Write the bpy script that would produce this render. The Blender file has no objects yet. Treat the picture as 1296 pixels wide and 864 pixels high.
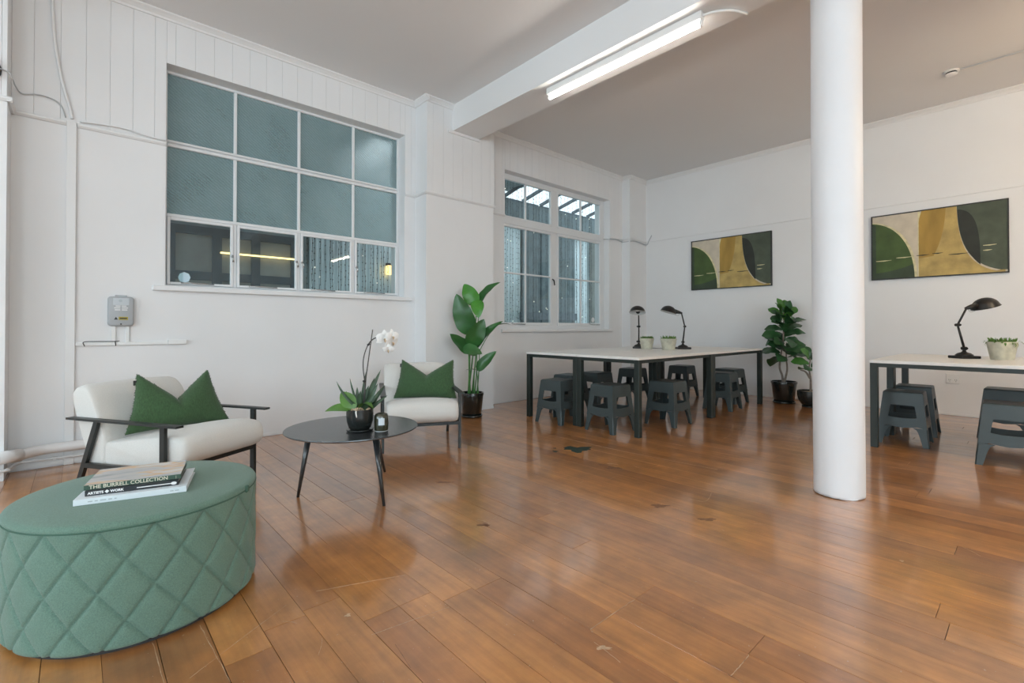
import bpy, bmesh, math, random
from mathutils import Vector, Matrix, Euler
from math import sin, cos, pi, radians, sqrt, exp

random.seed(7)
S = bpy.context.scene
COL = S.collection

# ------------------------------------------------------------------ camera
cam = bpy.data.cameras.new('camera')
cam.sensor_fit = 'HORIZONTAL'; cam.sensor_width = 36.0
cam.lens = 604.45 / 1296 * 36
cam.shift_y = -23.43 / 1296
cam.clip_start = 0.05
camo = bpy.data.objects.new('camera', cam); COL.objects.link(camo)
camo.location = (0, 0, 1.0)
camo.rotation_euler = (radians(90.5406), 0, radians(47.765))
S.camera = camo

# ------------------------------------------------------------------ view, world
vs = S.view_settings
vs.view_transform = 'Standard'; vs.look = 'None'; vs.gamma = 1.0; vs.use_curve_mapping = False
vs.exposure = 0.10

W = bpy.data.worlds.new('sky'); S.world = W; W.use_nodes = True
bg = W.node_tree.nodes['Background']
bg.inputs[0].default_value = (0.84, 0.92, 1.0, 1); bg.inputs[1].default_value = 1.7

# daylight coming in through the windows of the wall behind the camera (wall_front) and the far right wall
def daylight(name, loc, rot, sx, sy, power, col):
    l = bpy.data.lights.new(name, 'AREA'); l.shape = 'RECTANGLE'; l.size = sx; l.size_y = sy
    l.energy = power; l.color = col
    o = bpy.data.objects.new(name, l); COL.objects.link(o); o.location = loc; o.rotation_euler = rot
    return o
FRONT_WIN = [(-4.0, -2.0), (-1.4, 0.9), (1.7, 4.0)]      # x ranges of the windows in wall_front
RIGHT_WIN = [(-3.9, -1.7), (-1.1, 1.1)]       # y ranges of the windows in wall_right
for a, b in FRONT_WIN:
    daylight('daylight', ((a + b) / 2, -5.02, 2.0), (radians(90), 0, 0), b - a, 2.0, 90, (0.83, 0.91, 1.0))
for a, b in RIGHT_WIN:
    daylight('daylight', (5.42, (a + b) / 2, 2.0), (radians(90), 0, radians(90)), b - a, 2.0, 126, (0.84, 0.915, 1.0))

TUBE_STRENGTH = 24.0

# ------------------------------------------------------------------ materials
def new_mat(name):
    m = bpy.data.materials.new(name); m.use_nodes = True
    nt = m.node_tree; p = nt.nodes['Principled BSDF']
    return m, nt, p
def N(nt, t, **kw):
    n = nt.nodes.new(t)
    for k, v in kw.items(): setattr(n, k, v)
    return n
def simple(name, col, rough=0.5, metal=0.0, spec=0.5, noise=0.0, nscale=30.0, bump=0.0, bscale=120.0, coat=0.0, sheen=0.0, stretch=None):
    m, nt, p = new_mat(name)
    p.inputs['Base Color'].default_value = (*col, 1); p.inputs['Roughness'].default_value = rough
    p.inputs['Metallic'].default_value = metal; p.inputs['Specular IOR Level'].default_value = spec
    p.inputs['Coat Weight'].default_value = coat; p.inputs['Sheen Weight'].default_value = sheen
    if noise or bump:
        tc = N(nt, 'ShaderNodeTexCoord'); mp = N(nt, 'ShaderNodeMapping')
        nt.links.new(tc.outputs['Object'], mp.inputs[0])
        if stretch: mp.inputs['Scale'].default_value = stretch
    if noise:
        nz = N(nt, 'ShaderNodeTexNoise'); nz.inputs['Scale'].default_value = nscale; nz.inputs['Detail'].default_value = 5
        nt.links.new(mp.outputs[0], nz.inputs[0])
        r = N(nt, 'ShaderNodeValToRGB')
        r.color_ramp.elements[0].position = 0.3; r.color_ramp.elements[1].position = 0.7
        r.color_ramp.elements[0].color = (*[c * (1 - noise) for c in col], 1)
        r.color_ramp.elements[1].color = (*[min(1, c * (1 + noise)) for c in col], 1)
        nt.links.new(nz.outputs[0], r.inputs[0]); nt.links.new(r.outputs[0], p.inputs['Base Color'])
    if bump:
        b = N(nt, 'ShaderNodeBump'); b.inputs['Strength'].default_value = bump; b.inputs['Distance'].default_value = 0.004
        n2 = N(nt, 'ShaderNodeTexNoise'); n2.inputs['Scale'].default_value = bscale; n2.inputs['Detail'].default_value = 3
        nt.links.new(mp.outputs[0], n2.inputs[0]); nt.links.new(n2.outputs[0], b.inputs['Height'])
        nt.links.new(b.outputs[0], p.inputs['Normal'])
    return m
def emit(name, col, s):
    m, nt, p = new_mat(name)
    p.inputs['Base Color'].default_value = (*col, 1)
    p.inputs['Emission Color'].default_value = (*col, 1); p.inputs['Emission Strength'].default_value = s
    return m
def thin_glass(name, col=(1, 1, 1), refl=0.07, rough=0.02):
    m, nt, p = new_mat(name); nt.nodes.remove(p)
    out = nt.nodes['Material Output']
    t = N(nt, 'ShaderNodeBsdfTransparent'); t.inputs[0].default_value = (*col, 1)
    g = N(nt, 'ShaderNodeBsdfGlossy'); g.inputs['Roughness'].default_value = rough; g.inputs['Color'].default_value = (1, 1, 1, 1)
    lw = N(nt, 'ShaderNodeLayerWeight'); pw = N(nt, 'ShaderNodeMath', operation='POWER'); pw.inputs[1].default_value = 5.0
    nt.links.new(lw.outputs['Facing'], pw.inputs[0])
    fr = N(nt, 'ShaderNodeMath', operation='MULTIPLY_ADD'); fr.inputs[1].default_value = 0.85; fr.inputs[2].default_value = 0.035
    nt.links.new(pw.outputs[0], fr.inputs[0])
    mx = N(nt, 'ShaderNodeMixShader')
    nt.links.new(fr.outputs[0], mx.inputs[0]); nt.links.new(t.outputs[0], mx.inputs[1]); nt.links.new(g.outputs[0], mx.inputs[2])
    nt.links.new(mx.outputs[0], out.inputs[0])
    return m

M = {}
M['wall'] = simple('wall_paint', (0.80, 0.80, 0.805), 0.55, noise=0.02, nscale=1.6, bump=0.10, bscale=28)
M['ceiling'] = simple('ceiling_paint', (0.79, 0.79, 0.79), 0.7, noise=0.015, nscale=0.8, bump=0.05, bscale=20)
M['trim'] = simple('trim_paint', (0.80, 0.80, 0.80), 0.4, bump=0.06, bscale=30)
M['frame_white'] = simple('window_frame_paint', (0.78, 0.79, 0.80), 0.35, bump=0.08, bscale=40)
M['column'] = simple('column_paint', (0.82, 0.82, 0.835), 0.5, noise=0.015, nscale=4, bump=0.22, bscale=16)
M['pipe_white'] = simple('pipe_paint', (0.78, 0.76, 0.75), 0.4, bump=0.1, bscale=30)
M['plastic_white'] = simple('white_plastic', (0.80, 0.80, 0.79), 0.35)
M['cable_grey'] = simple('cable_grey', (0.50, 0.51, 0.52), 0.5)
M['clear_glass'] = thin_glass('clear_glass', (0.90, 0.95, 0.95))
M['gap'] = simple('floor_gap', (0.035, 0.020, 0.012), 0.8)
M['black_metal'] = simple('black_metal', (0.016, 0.019, 0.018), 0.42, metal=0.0, spec=0.5)
M['desk_leg'] = simple('desk_leg_paint', (0.012, 0.020, 0.017), 0.45, bump=0.05, bscale=80)
M['desk_top'] = simple('desk_laminate', (0.80, 0.775, 0.74), 0.35, noise=0.03, nscale=3, stretch=(1, 12, 1))
M['stool'] = simple('stool_plastic', (0.040, 0.055, 0.057), 0.42, noise=0.06, nscale=8, bump=0.12, bscale=300)
M['lamp_black'] = simple('lamp_metal', (0.022, 0.020, 0.019), 0.36, metal=0.3)
M['lamp_inner'] = simple('lamp_reflector', (0.55, 0.55, 0.54), 0.4)
M['concrete'] = simple('concrete_pot', (0.52, 0.50, 0.40), 0.85, noise=0.22, nscale=14, bump=0.4, bscale=60)
M['soil'] = simple('soil', (0.035, 0.024, 0.017), 0.95, noise=0.4, nscale=60, bump=0.8, bscale=120)
M['bark'] = simple('orchid_bark', (0.48, 0.36, 0.24), 0.9, noise=0.35, nscale=40)
M['pot_black'] = simple('pot_black', (0.014, 0.017, 0.016), 0.25)
M['pot_gloss'] = simple('pot_gloss', (0.010, 0.013, 0.012), 0.16, coat=0.4)
M['linen'] = simple('linen', (0.70, 0.68, 0.645), 0.9, noise=0.05, nscale=240, bump=0.35, bscale=420, sheen=0.25)
M['green_cushion'] = simple('green_linen', (0.040, 0.090, 0.034), 0.95, noise=0.22, nscale=130, bump=0.5, bscale=330, sheen=0.2, stretch=(1, 1, 0.35))
M['ottoman'] = simple('sage_wool', (0.125, 0.215, 0.168), 0.95, noise=0.16, nscale=260, bump=0.35, bscale=420, sheen=0.15)
M['ottoman_seam'] = simple('sage_seam', (0.055, 0.120, 0.088), 0.95)
M['oak_black'] = simple('black_stained_ash', (0.030, 0.034, 0.037), 0.23, spec=0.75, noise=0.4, nscale=9, bump=0.35, bscale=14, stretch=(1, 9, 1))
M['leaf_orchid'] = simple('orchid_leaf', (0.085, 0.20, 0.035), 0.35, noise=0.2, nscale=12)
M['leaf_spike'] = simple('spike_leaf', (0.040, 0.078, 0.040), 0.45, noise=0.35, nscale=20)
M['leaf_dark'] = simple('strelitzia_leaf', (0.028, 0.115, 0.026), 0.30, noise=0.25, nscale=7, bump=0.15, bscale=22)
M['leaf_bright'] = simple('strelitzia_young_leaf', (0.060, 0.235, 0.028), 0.33, noise=0.2, nscale=7)
M['stalk'] = simple('stalk', (0.060, 0.20, 0.050), 0.45, noise=0.2, nscale=18)
M['fig_leaf'] = simple('fig_leaf', (0.026, 0.088, 0.028), 0.38, noise=0.3, nscale=14, bump=0.25, bscale=30)
M['fig_leaf_young'] = simple('fig_young_leaf', (0.060, 0.19, 0.030), 0.4, noise=0.2, nscale=14)
M['fig_bark'] = simple('fig_bark', (0.23, 0.19, 0.16), 0.85, noise=0.25, nscale=40, bump=0.4, bscale=80)
M['sprout'] = simple('sprout_green', (0.10, 0.20, 0.035), 0.6, noise=0.35, nscale=40)
M['petal'] = simple('orchid_petal', (0.86, 0.86, 0.84), 0.6)
M['orchid_stem'] = simple('orchid_stem', (0.055, 0.050, 0.048), 0.6)
M['paper'] = simple('paper', (0.76, 0.74, 0.68), 0.8, noise=0.08, nscale=4, stretch=(1, 1, 260))
M['book_green'] = simple('book_green', (0.040, 0.085, 0.060), 0.35)
M['book_black'] = simple('book_black', (0.020, 0.023, 0.027), 0.35)
M['book_white'] = simple('book_white', (0.70, 0.76, 0.80), 0.3)
M['ink_cream'] = simple('ink_cream', (0.72, 0.68, 0.55), 0.6)
M['ink_white'] = simple('ink_white', (0.80, 0.80, 0.80), 0.6)
M['ink_grey'] = simple('ink_grey', (0.42, 0.47, 0.50), 0.6)
M['ink_black'] = simple('ink_black', (0.03, 0.03, 0.03), 0.6)
M['alarm_grey'] = simple('grey_plastic', (0.42, 0.44, 0.46), 0.4)
M['alarm_label'] = simple('grey_label', (0.53, 0.57, 0.60), 0.4)
M['yellow'] = simple('warning_yellow', (0.42, 0.34, 0.03), 0.5)
M['tube'] = emit('fluorescent_tube', (1.0, 0.94, 0.86), TUBE_STRENGTH)
M['tube_warm'] = emit('warm_fluorescent_tube', (1.0, 0.79, 0.53), 265.0)
M['tube_fill'] = emit('rear_fill_tube', (0.85, 0.925, 1.0), 32.0)  # cool ambient fill for the unseen tubes added behind the camera
M['led'] = emit('warm_led', (1.0, 0.72, 0.30), 2.4)
M['bulb'] = emit('fairy_bulb', (1.0, 0.93, 0.78), 2.2)
M['lamp_out'] = emit('wall_lamp_glow', (1.0, 0.62, 0.22), 2.5)
M['dark_wire'] = simple('dark_wire', (0.045, 0.055, 0.05), 0.6)
M['chrome'] = simple('latch_metal', (0.55, 0.55, 0.54), 0.25, metal=1.0)
M['dark_iron'] = simple('dark_iron', (0.05, 0.05, 0.05), 0.4, metal=0.6)
M['sticker'] = simple('window_sticker', (0.58, 0.72, 0.80), 0.5)
M['ext_dark'] = simple('exterior_dark_frame', (0.10, 0.135, 0.155), 0.6, noise=0.15, nscale=6)
M['ext_panel'] = simple('exterior_grey_panel', (0.40, 0.41, 0.38), 0.7, noise=0.18, nscale=3)
M['ext_steel'] = simple('corrugated_steel', (0.66, 0.76, 0.78), 0.5, noise=0.12, nscale=2.5)
M['ext_grey'] = simple('exterior_grey_board', (0.30, 0.37, 0.38), 0.7, noise=0.2, nscale=4)
M['ext_bay'] = simple('exterior_bay_board', (0.13, 0.17, 0.18), 0.7, noise=0.25, nscale=5)
M['ext_ground'] = simple('exterior_concrete', (0.45, 0.45, 0.43), 0.9, noise=0.2, nscale=4)
M['glass_candle'] = simple('amber_jar', (0.035, 0.036, 0.020), 0.08, coat=0.6)
M['wax'] = simple('jar_lid_label', (0.62, 0.68, 0.72), 0.5)
M['canvas_cream'] = simple('paint_cream', (0.60, 0.53, 0.42), 0.75, noise=0.10, nscale=9, bump=0.2, bscale=90)
M['canvas_green'] = simple('paint_green', (0.062, 0.105, 0.030), 0.7, noise=0.25, nscale=6, bump=0.2, bscale=90)
M['canvas_deep'] = simple('paint_deep_green', (0.045, 0.068, 0.040), 0.7, noise=0.2, nscale=6)
M['canvas_ochre'] = simple('paint_ochre', (0.40, 0.25, 0.055), 0.7, noise=0.22, nscale=7, bump=0.2, bscale=90, stretch=(1, 1, 0.3))
M['canvas_gold'] = simple('paint_gold', (0.47, 0.34, 0.12), 0.7, noise=0.22, nscale=9, bump=0.2, bscale=90)
M['canvas_char'] = simple('paint_charcoal', (0.026, 0.030, 0.024), 0.7, noise=0.2, nscale=7)
M['canvas_slate'] = simple('paint_slate_green', (0.072, 0.090, 0.062), 0.7, noise=0.2, nscale=7, bump=0.2, bscale=90)
M['canvas_pale'] = simple('paint_pale_line', (0.66, 0.60, 0.36), 0.7, noise=0.2, nscale=20)

# obscure (patterned) window glass
def obscure():
    m, nt, p = new_mat('obscure_glass')
    p.inputs['Base Color'].default_value = (0.74, 0.83, 0.82, 1)
    p.inputs['Transmission Weight'].default_value = 1.0; p.inputs['Roughness'].default_value = 0.22; p.inputs['IOR'].default_value = 1.3
    tc = N(nt, 'ShaderNodeTexCoord'); mp = N(nt, 'ShaderNodeMapping'); mp.inputs['Rotation'].default_value = (radians(38), 0, 0)
    nt.links.new(tc.outputs['Object'], mp.inputs[0])
    w = N(nt, 'ShaderNodeTexWave'); w.bands_direction = 'Z'; w.inputs['Scale'].default_value = 15; w.inputs['Distortion'].default_value = 3.0
    w.inputs['Detail'].default_value = 2; w.inputs['Detail Scale'].default_value = 3
    nt.links.new(mp.outputs[0], w.inputs[0])
    b = N(nt, 'ShaderNodeBump'); b.inputs['Strength'].default_value = 0.55; b.inputs['Distance'].default_value = 0.004
    nt.links.new(w.outputs['Fac'], b.inputs['Height']); nt.links.new(b.outputs[0], p.inputs['Normal'])
    d = N(nt, 'ShaderNodeBsdfDiffuse'); nt.links.new(b.outputs[0], d.inputs['Normal'])
    nz = N(nt, 'ShaderNodeTexNoise'); nz.inputs['Scale'].default_value = 3.0; nz.inputs['Detail'].default_value = 4; nt.links.new(tc.outputs['Object'], nz.inputs[0])
    ad = N(nt, 'ShaderNodeMath', operation='MULTIPLY_ADD'); ad.inputs[1].default_value = 0.45; nt.links.new(w.outputs['Fac'], ad.inputs[0]); nt.links.new(nz.outputs[0], ad.inputs[2])
    rp = N(nt, 'ShaderNodeValToRGB'); rp.color_ramp.elements[0].position = 0.35; rp.color_ramp.elements[1].position = 1.0
    rp.color_ramp.elements[0].color = (0.29, 0.43, 0.45, 1); rp.color_ramp.elements[1].color = (0.43, 0.57, 0.60, 1)
    nt.links.new(ad.outputs[0], rp.inputs[0]); nt.links.new(rp.outputs[0], d.inputs['Color'])
    mx = N(nt, 'ShaderNodeMixShader'); mx.inputs[0].default_value = 0.42
    nt.links.new(p.outputs[0], mx.inputs[1]); nt.links.new(d.outputs[0], mx.inputs[2]); nt.links.new(mx.outputs[0], nt.nodes['Material Output'].inputs[0])
    return m
M['obscure'] = obscure()

# varnished, worn floor boards; each plank object picks its own tone
def wood():
    m, nt, p = new_mat('varnished_boards'); L = nt.links.new
    geo = N(nt, 'ShaderNodeNewGeometry'); oi = N(nt, 'ShaderNodeObjectInfo')
    add = N(nt, 'ShaderNodeVectorMath', operation='ADD')
    mulr = N(nt, 'ShaderNodeVectorMath', operation='SCALE'); mulr.inputs['Scale'].default_value = 37.0
    comb = N(nt, 'ShaderNodeCombineXYZ'); L(oi.outputs['Random'], comb.inputs[0]); L(oi.outputs['Random'], comb.inputs[2])
    L(comb.outputs[0], mulr.inputs[0]); L(geo.outputs['Position'], add.inputs[0]); L(mulr.outputs[0], add.inputs[1])
    mp = N(nt, 'ShaderNodeMapping'); mp.inputs['Scale'].default_value = (0.7, 13, 1); L(add.outputs[0], mp.inputs[0])
    grain = N(nt, 'ShaderNodeTexNoise'); grain.inputs['Scale'].default_value = 2.2; grain.inputs['Detail'].default_value = 7; grain.inputs['Roughness'].default_value = 0.62
    L(mp.outputs[0], grain.inputs[0])
    ramp = N(nt, 'ShaderNodeValToRGB'); e = ramp.color_ramp.elements
    e[0].position = 0.25; e[0].color = (0.365, 0.150, 0.042, 1)
    e[1].position = 0.75; e[1].color = (0.60, 0.278, 0.082, 1)
    e2 = ramp.color_ramp.elements.new(0.5); e2.color = (0.50, 0.212, 0.058, 1)
    L(grain.outputs[0], ramp.inputs[0])
    # tone per plank
    tone = N(nt, 'ShaderNodeValToRGB'); t = tone.color_ramp.elements; t[0].color = (0.74, 0.66, 0.66, 1); t[1].color = (1.12, 1.10, 1.05, 1)
    t3 = tone.color_ramp.elements.new(0.45); t3.color = (0.95, 0.94, 0.93, 1)
    L(oi.outputs['Random'], tone.inputs[0])
    mx = N(nt, 'ShaderNodeMix', data_type='RGBA', blend_type='MULTIPLY'); mx.inputs[0].default_value = 1
    L(ramp.outputs[0], mx.inputs[6]); L(tone.outputs[0], mx.inputs[7])
    # large worn, dirty patches
    n2 = N(nt, 'ShaderNodeTexNoise'); n2.inputs['Scale'].default_value = 1.3; n2.inputs['Detail'].default_value = 6; n2.inputs['Roughness'].default_value = 0.65
    L(geo.outputs['Position'], n2.inputs[0])
    r2 = N(nt, 'ShaderNodeValToRGB'); r2.color_ramp.elements[0].position = 0.50; r2.color_ramp.elements[0].color = (0, 0, 0, 1)
    r2.color_ramp.elements[1].position = 0.78; r2.color_ramp.elements[1].color = (0.55, 0.55, 0.55, 1); L(n2.outputs[0], r2.inputs[0])
    mx2 = N(nt, 'ShaderNodeMix', data_type='RGBA', blend_type='MIX'); L(r2.outputs[0], mx2.inputs[0]); L(mx.outputs[2], mx2.inputs[6])
    mx2.inputs[7].default_value = (0.125, 0.062, 0.034, 1)
    # scuffed, mottled varnish
    n4 = N(nt, 'ShaderNodeTexNoise'); n4.inputs['Scale'].default_value = 7.5; n4.inputs['Detail'].default_value = 6; n4.inputs['Roughness'].default_value = 0.6; L(geo.outputs['Position'], n4.inputs[0])
    r4 = N(nt, 'ShaderNodeValToRGB'); r4.color_ramp.elements[0].position = 0.34; r4.color_ramp.elements[0].color = (0.66, 0.64, 0.62, 1)
    r4.color_ramp.elements[1].position = 0.66; r4.color_ramp.elements[1].color = (1.18, 1.16, 1.14, 1); L(n4.outputs[0], r4.inputs[0])
    mx4 = N(nt, 'ShaderNodeMix', data_type='RGBA', blend_type='MULTIPLY'); mx4.inputs[0].default_value = 0.6
    L(mx2.outputs[2], mx4.inputs[6]); L(r4.outputs[0], mx4.inputs[7])
    # pale specks and scratches
    sp = N(nt, 'ShaderNodeTexNoise'); sp.inputs['Scale'].default_value = 75; sp.inputs['Detail'].default_value = 2; L(geo.outputs['Position'], sp.inputs[0])
    rs = N(nt, 'ShaderNodeValToRGB'); rs.color_ramp.elements[0].position = 0.715; rs.color_ramp.elements[0].color = (0, 0, 0, 1)
    rs.color_ramp.elements[1].position = 0.75; rs.color_ramp.elements[1].color = (0.6, 0.6, 0.6, 1); L(sp.outputs[0], rs.inputs[0])
    mps = N(nt, 'ShaderNodeMapping'); mps.inputs['Rotation'].default_value = (0, 0, 0.6); mps.inputs['Scale'].default_value = (3.0, 60, 1); L(geo.outputs['Position'], mps.inputs[0])
    sc = N(nt, 'ShaderNodeTexNoise'); sc.inputs['Scale'].default_value = 1.4; sc.inputs['Detail'].default_value = 3; L(mps.outputs[0], sc.inputs[0])
    rsc = N(nt, 'ShaderNodeValToRGB'); rsc.color_ramp.elements[0].position = 0.79; rsc.color_ramp.elements[0].color = (0, 0, 0, 1)
    rsc.color_ramp.elements[1].position = 0.82; rsc.color_ramp.elements[1].color = (0.4, 0.4, 0.4, 1); L(sc.outputs[0], rsc.inputs[0])
    mxm = N(nt, 'ShaderNodeMath', operation='MAXIMUM'); L(rs.outputs[0], mxm.inputs[0]); L(rsc.outputs[0], mxm.inputs[1])
    mx3 = N(nt, 'ShaderNodeMix', data_type='RGBA', blend_type='MIX'); L(mxm.outputs[0], mx3.inputs[0]); L(mx4.outputs[2], mx3.inputs[6])
    mx3.inputs[7].default_value = (0.52, 0.40, 0.30, 1)
    L(mx3.outputs[2], p.inputs['Base Color'])
    # varnish: glossy, worn unevenly
    n3 = N(nt, 'ShaderNodeTexNoise'); n3.inputs['Scale'].default_value = 2.2; n3.inputs['Detail'].default_value = 6; L(geo.outputs['Position'], n3.inputs[0])
    mr = N(nt, 'ShaderNodeMapRange'); mr.inputs[1].default_value = 0.3; mr.inputs[2].default_value = 0.72; mr.inputs[3].default_value = 0.285; mr.inputs[4].default_value = 0.36
    L(n3.outputs[0], mr.inputs[0]); L(mr.outputs[0], p.inputs['Roughness'])
    p.inputs['Specular IOR Level'].default_value = 0.7; p.inputs['IOR'].default_value = 1.5
    p.inputs['Coat Weight'].default_value = 1.0; p.inputs['Coat Roughness'].default_value = 0.12; p.inputs['Coat IOR'].default_value = 1.6
    return m
M['wood'] = wood()

# ------------------------------------------------------------------ mesh helpers
def mesh_of(bm, name):
    bmesh.ops.recalc_face_normals(bm, faces=bm.faces)
    me = bpy.data.meshes.new(name); bm.to_mesh(me); bm.free(); return me
def obj(name, bm, mat=None, parent=None, smooth=False, loc=None, rot=None):
    me = mesh_of(bm, name) if isinstance(bm, bmesh.types.BMesh) else bm
    if mat is not None and not me.materials:
        me.materials.append(M[mat] if isinstance(mat, str) else mat)
    if smooth:
        for f in me.polygons: f.use_smooth = True
    o = bpy.data.objects.new(name, me); COL.objects.link(o)
    if parent: o.parent = parent
    if loc: o.location = loc
    if rot: o.rotation_euler = rot
    return o
def empty(name, loc=(0, 0, 0), rz=0.0):
    o = bpy.data.objects.new(name, None); COL.objects.link(o); o.location = loc; o.rotation_euler = (0, 0, rz)
    o.empty_display_size = 0.05; return o
def tag(o, label, cat, group=None):
    o['label'] = label; o['category'] = cat
    if group: o['group'] = group
    return o
def thing(name, label, cat, loc=(0, 0, 0), rz=0.0, group=None):
    return tag(empty(name, loc, rz), label, cat, group)
def struct(o, label=None):
    o['kind'] = 'structure'
    if label: o['label'] = label
    return o
def copy_tree(o, parent=None):
    c = o.copy(); COL.objects.link(c); c.parent = parent
    for ch in list(o.children): copy_tree(ch, c)
    return c
def BM(): return bmesh.new()
def box(bm, x0, x1, y0, y1, z0, z1, bev=0.0, seg=1):
    r = bmesh.ops.create_cube(bm, size=1.0); v = r['verts']
    bmesh.ops.scale(bm, vec=(x1 - x0, y1 - y0, z1 - z0), verts=v)
    bmesh.ops.translate(bm, vec=((x0 + x1) / 2, (y0 + y1) / 2, (z0 + z1) / 2), verts=v)
    if bev > 0:
        es = list({e for q in v for e in q.link_edges})
        bmesh.ops.bevel(bm, geom=es, offset=bev, segments=seg, affect='EDGES', profile=0.5)
    return bm
def bxo(name, mat, parent, x0, x1, y0, y1, z0, z1, bev=0.0, seg=1):
    return obj(name, box(BM(), x0, x1, y0, y1, z0, z1, bev, seg), mat, parent)
def loft(bm, rings, closed=True, cap=True):
    R = [[bm.verts.new(p) for p in r] for r in rings]
    n = len(R[0])
    for a, b in zip(R, R[1:]):
        for i in range(n if closed else n - 1):
            j = (i + 1) % n
            bm.faces.new((a[i], a[j], b[j], b[i]))
    if cap and closed:
        bm.faces.new(R[0][::-1]); bm.faces.new(R[-1])
    return bm
def lathe(bm, prof, seg=32, c=(0, 0, 0), cap=True):
    rings = []
    for r, z in prof:
        rings.append([(c[0] + r * cos(2 * pi * i / seg), c[1] + r * sin(2 * pi * i / seg), c[2] + z) for i in range(seg)])
    return loft(bm, rings, True, cap)
def tube(bm, pts, rad, seg=10, cap=True):
    pts = [Vector(p) for p in pts]; n = len(pts)
    rads = rad if isinstance(rad, (list, tuple)) else [rad] * n
    rings = []; up = None
    for i, p in enumerate(pts):
        t = (pts[min(i + 1, n - 1)] - pts[max(i - 1, 0)]).normalized()
        if up is None:
            up = Vector((0, 0, 1)) if abs(t.z) < 0.9 else Vector((1, 0, 0))
        s = t.cross(up)
        if s.length < 1e-5: s = t.orthogonal()
        s.normalize(); up = s.cross(t).normalized()
        rings.append([p + (s * cos(2 * pi * k / seg) + up * sin(2 * pi * k / seg)) * rads[i] for k in range(seg)])
    return loft(bm, rings, True, cap)
def bar(bm, a, b, w, h):
    """rectangular bar from a to b, width w (horizontal), height h"""
    a = Vector(a); b = Vector(b); t = (b - a).normalized()
    s = t.cross(Vector((0, 0, 1)))
    if s.length < 1e-4: s = Vector((1, 0, 0))
    s.normalize(); u = s.cross(t).normalized()
    rings = [[p + s * (w / 2) * i + u * (h / 2) * j for i, j in ((-1, -1), (1, -1), (1, 1), (-1, 1))] for p in (a, b)]
    return loft(bm, rings)
def bez(p0, p1, p2, p3, n):
    P = [Vector(p) for p in (p0, p1, p2, p3)]; out = []
    for i in range(n + 1):
        t = i / n; u = 1 - t
        out.append(P[0] * u ** 3 + P[1] * 3 * u * u * t + P[2] * 3 * u * t * t + P[3] * t ** 3)
    return out
def spline(pts, n=6):
    P = [Vector(p) for p in pts]; P = [P[0] * 2 - P[1]] + P + [P[-1] * 2 - P[-2]]; out = []
    for i in range(1, len(P) - 2):
        for k in range(n):
            t = k / n; a, b, c, d = P[i - 1:i + 3]
            out.append(0.5 * ((2 * b) + (c - a) * t + (2 * a - 5 * b + 4 * c - d) * t * t + (3 * b - a - 3 * c + d) * t ** 3))
    out.append(P[-2]); return out
def text_mesh(s, size, extrude=0.0004, align='LEFT', bold=0.0):
    c = bpy.data.curves.new('lettering', 'FONT'); c.body = s; c.size = size; c.extrude = extrude; c.align_x = align; c.align_y = 'CENTER'; c.offset = bold
    c.resolution_u = 3
    o = bpy.data.objects.new('lettering', c); COL.objects.link(o)
    dg = bpy.context.evaluated_depsgraph_get(); dg.update()
    me = bpy.data.meshes.new_from_object(o.evaluated_get(dg))
    bpy.data.objects.remove(o); return me
def smooth_by_angle(o, a=40):
    me = o.data
    for f in me.polygons: f.use_smooth = True
    try: me.set_sharp_from_angle(angle=radians(a))
    except Exception: pass
    return o

# ================================================================== ROOM SHELL
XL, YB, XR, YF, H = -4.78, 7.37, 5.2, -4.8, 3.56
XP = -4.54                                  # face of the wall pilasters
W1 = (0.52, 2.705, 1.34, 3.16)              # window_1 opening: y0 y1 z0 z1
W2 = (4.20, 6.52, 0.975, 3.11)
T = 0.30

# floor: sub-floor + planks
fl = bxo('floor', 'gap', None, XL, XR, YF, YB, -0.06, -0.020); struct(fl, 'worn varnished timber board floor')
PITCH = 0.1335
row = 0; y = 0.191 - PITCH * math.ceil((0.191 - YF) / PITCH)
JOINTS = {9: [-1.005, -0.60], 10: [-1.006, -0.604], 8: [-1.004], 4: [-1.55], 5: [-1.55], 6: [-1.47], 7: [-1.45], 2: [-1.72], 3: [-1.75], 15: [-0.245], 20: [-0.255]}
rng = random.Random(21)
count = 0
while y < YB - 0.004:
    y0 = max(y, YF); y1 = min(y + PITCH, YB)
    k = round((y - 0.191) / PITCH)
    cuts = JOINTS.get(k)
    if cuts is None:
        cuts = [rng.uniform(-3.6, -0.2)] if rng.random() < 0.75 else []
    cuts = sorted(list(cuts) + [rng.uniform(0.8, 3.6)])
    if k in JOINTS and rng.random() < 0.6: cuts = [rng.uniform(-4.0, -2.6)] + cuts
    xs = [XL] + cuts + [XR]
    if y1 - y0 > 0.02:
        for a, b in zip(xs, xs[1:]):
            g = 0.0005 if rng.random() < 0.75 else 0.0012
            dz = rng.uniform(-0.0002, 0.0)
            bm = box(BM(), a + 0.0008, b - 0.0008, y0 + g, y1 - g, -0.019, dz)
            top = [e for e in bm.edges if all(v.co.z > -0.005 for v in e.verts)]
            bmesh.ops.bevel(bm, geom=top, offset=0.0005, segments=1, affect='EDGES')
            obj('plank', bm, 'wood', fl); count += 1
    y += PITCH

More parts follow.
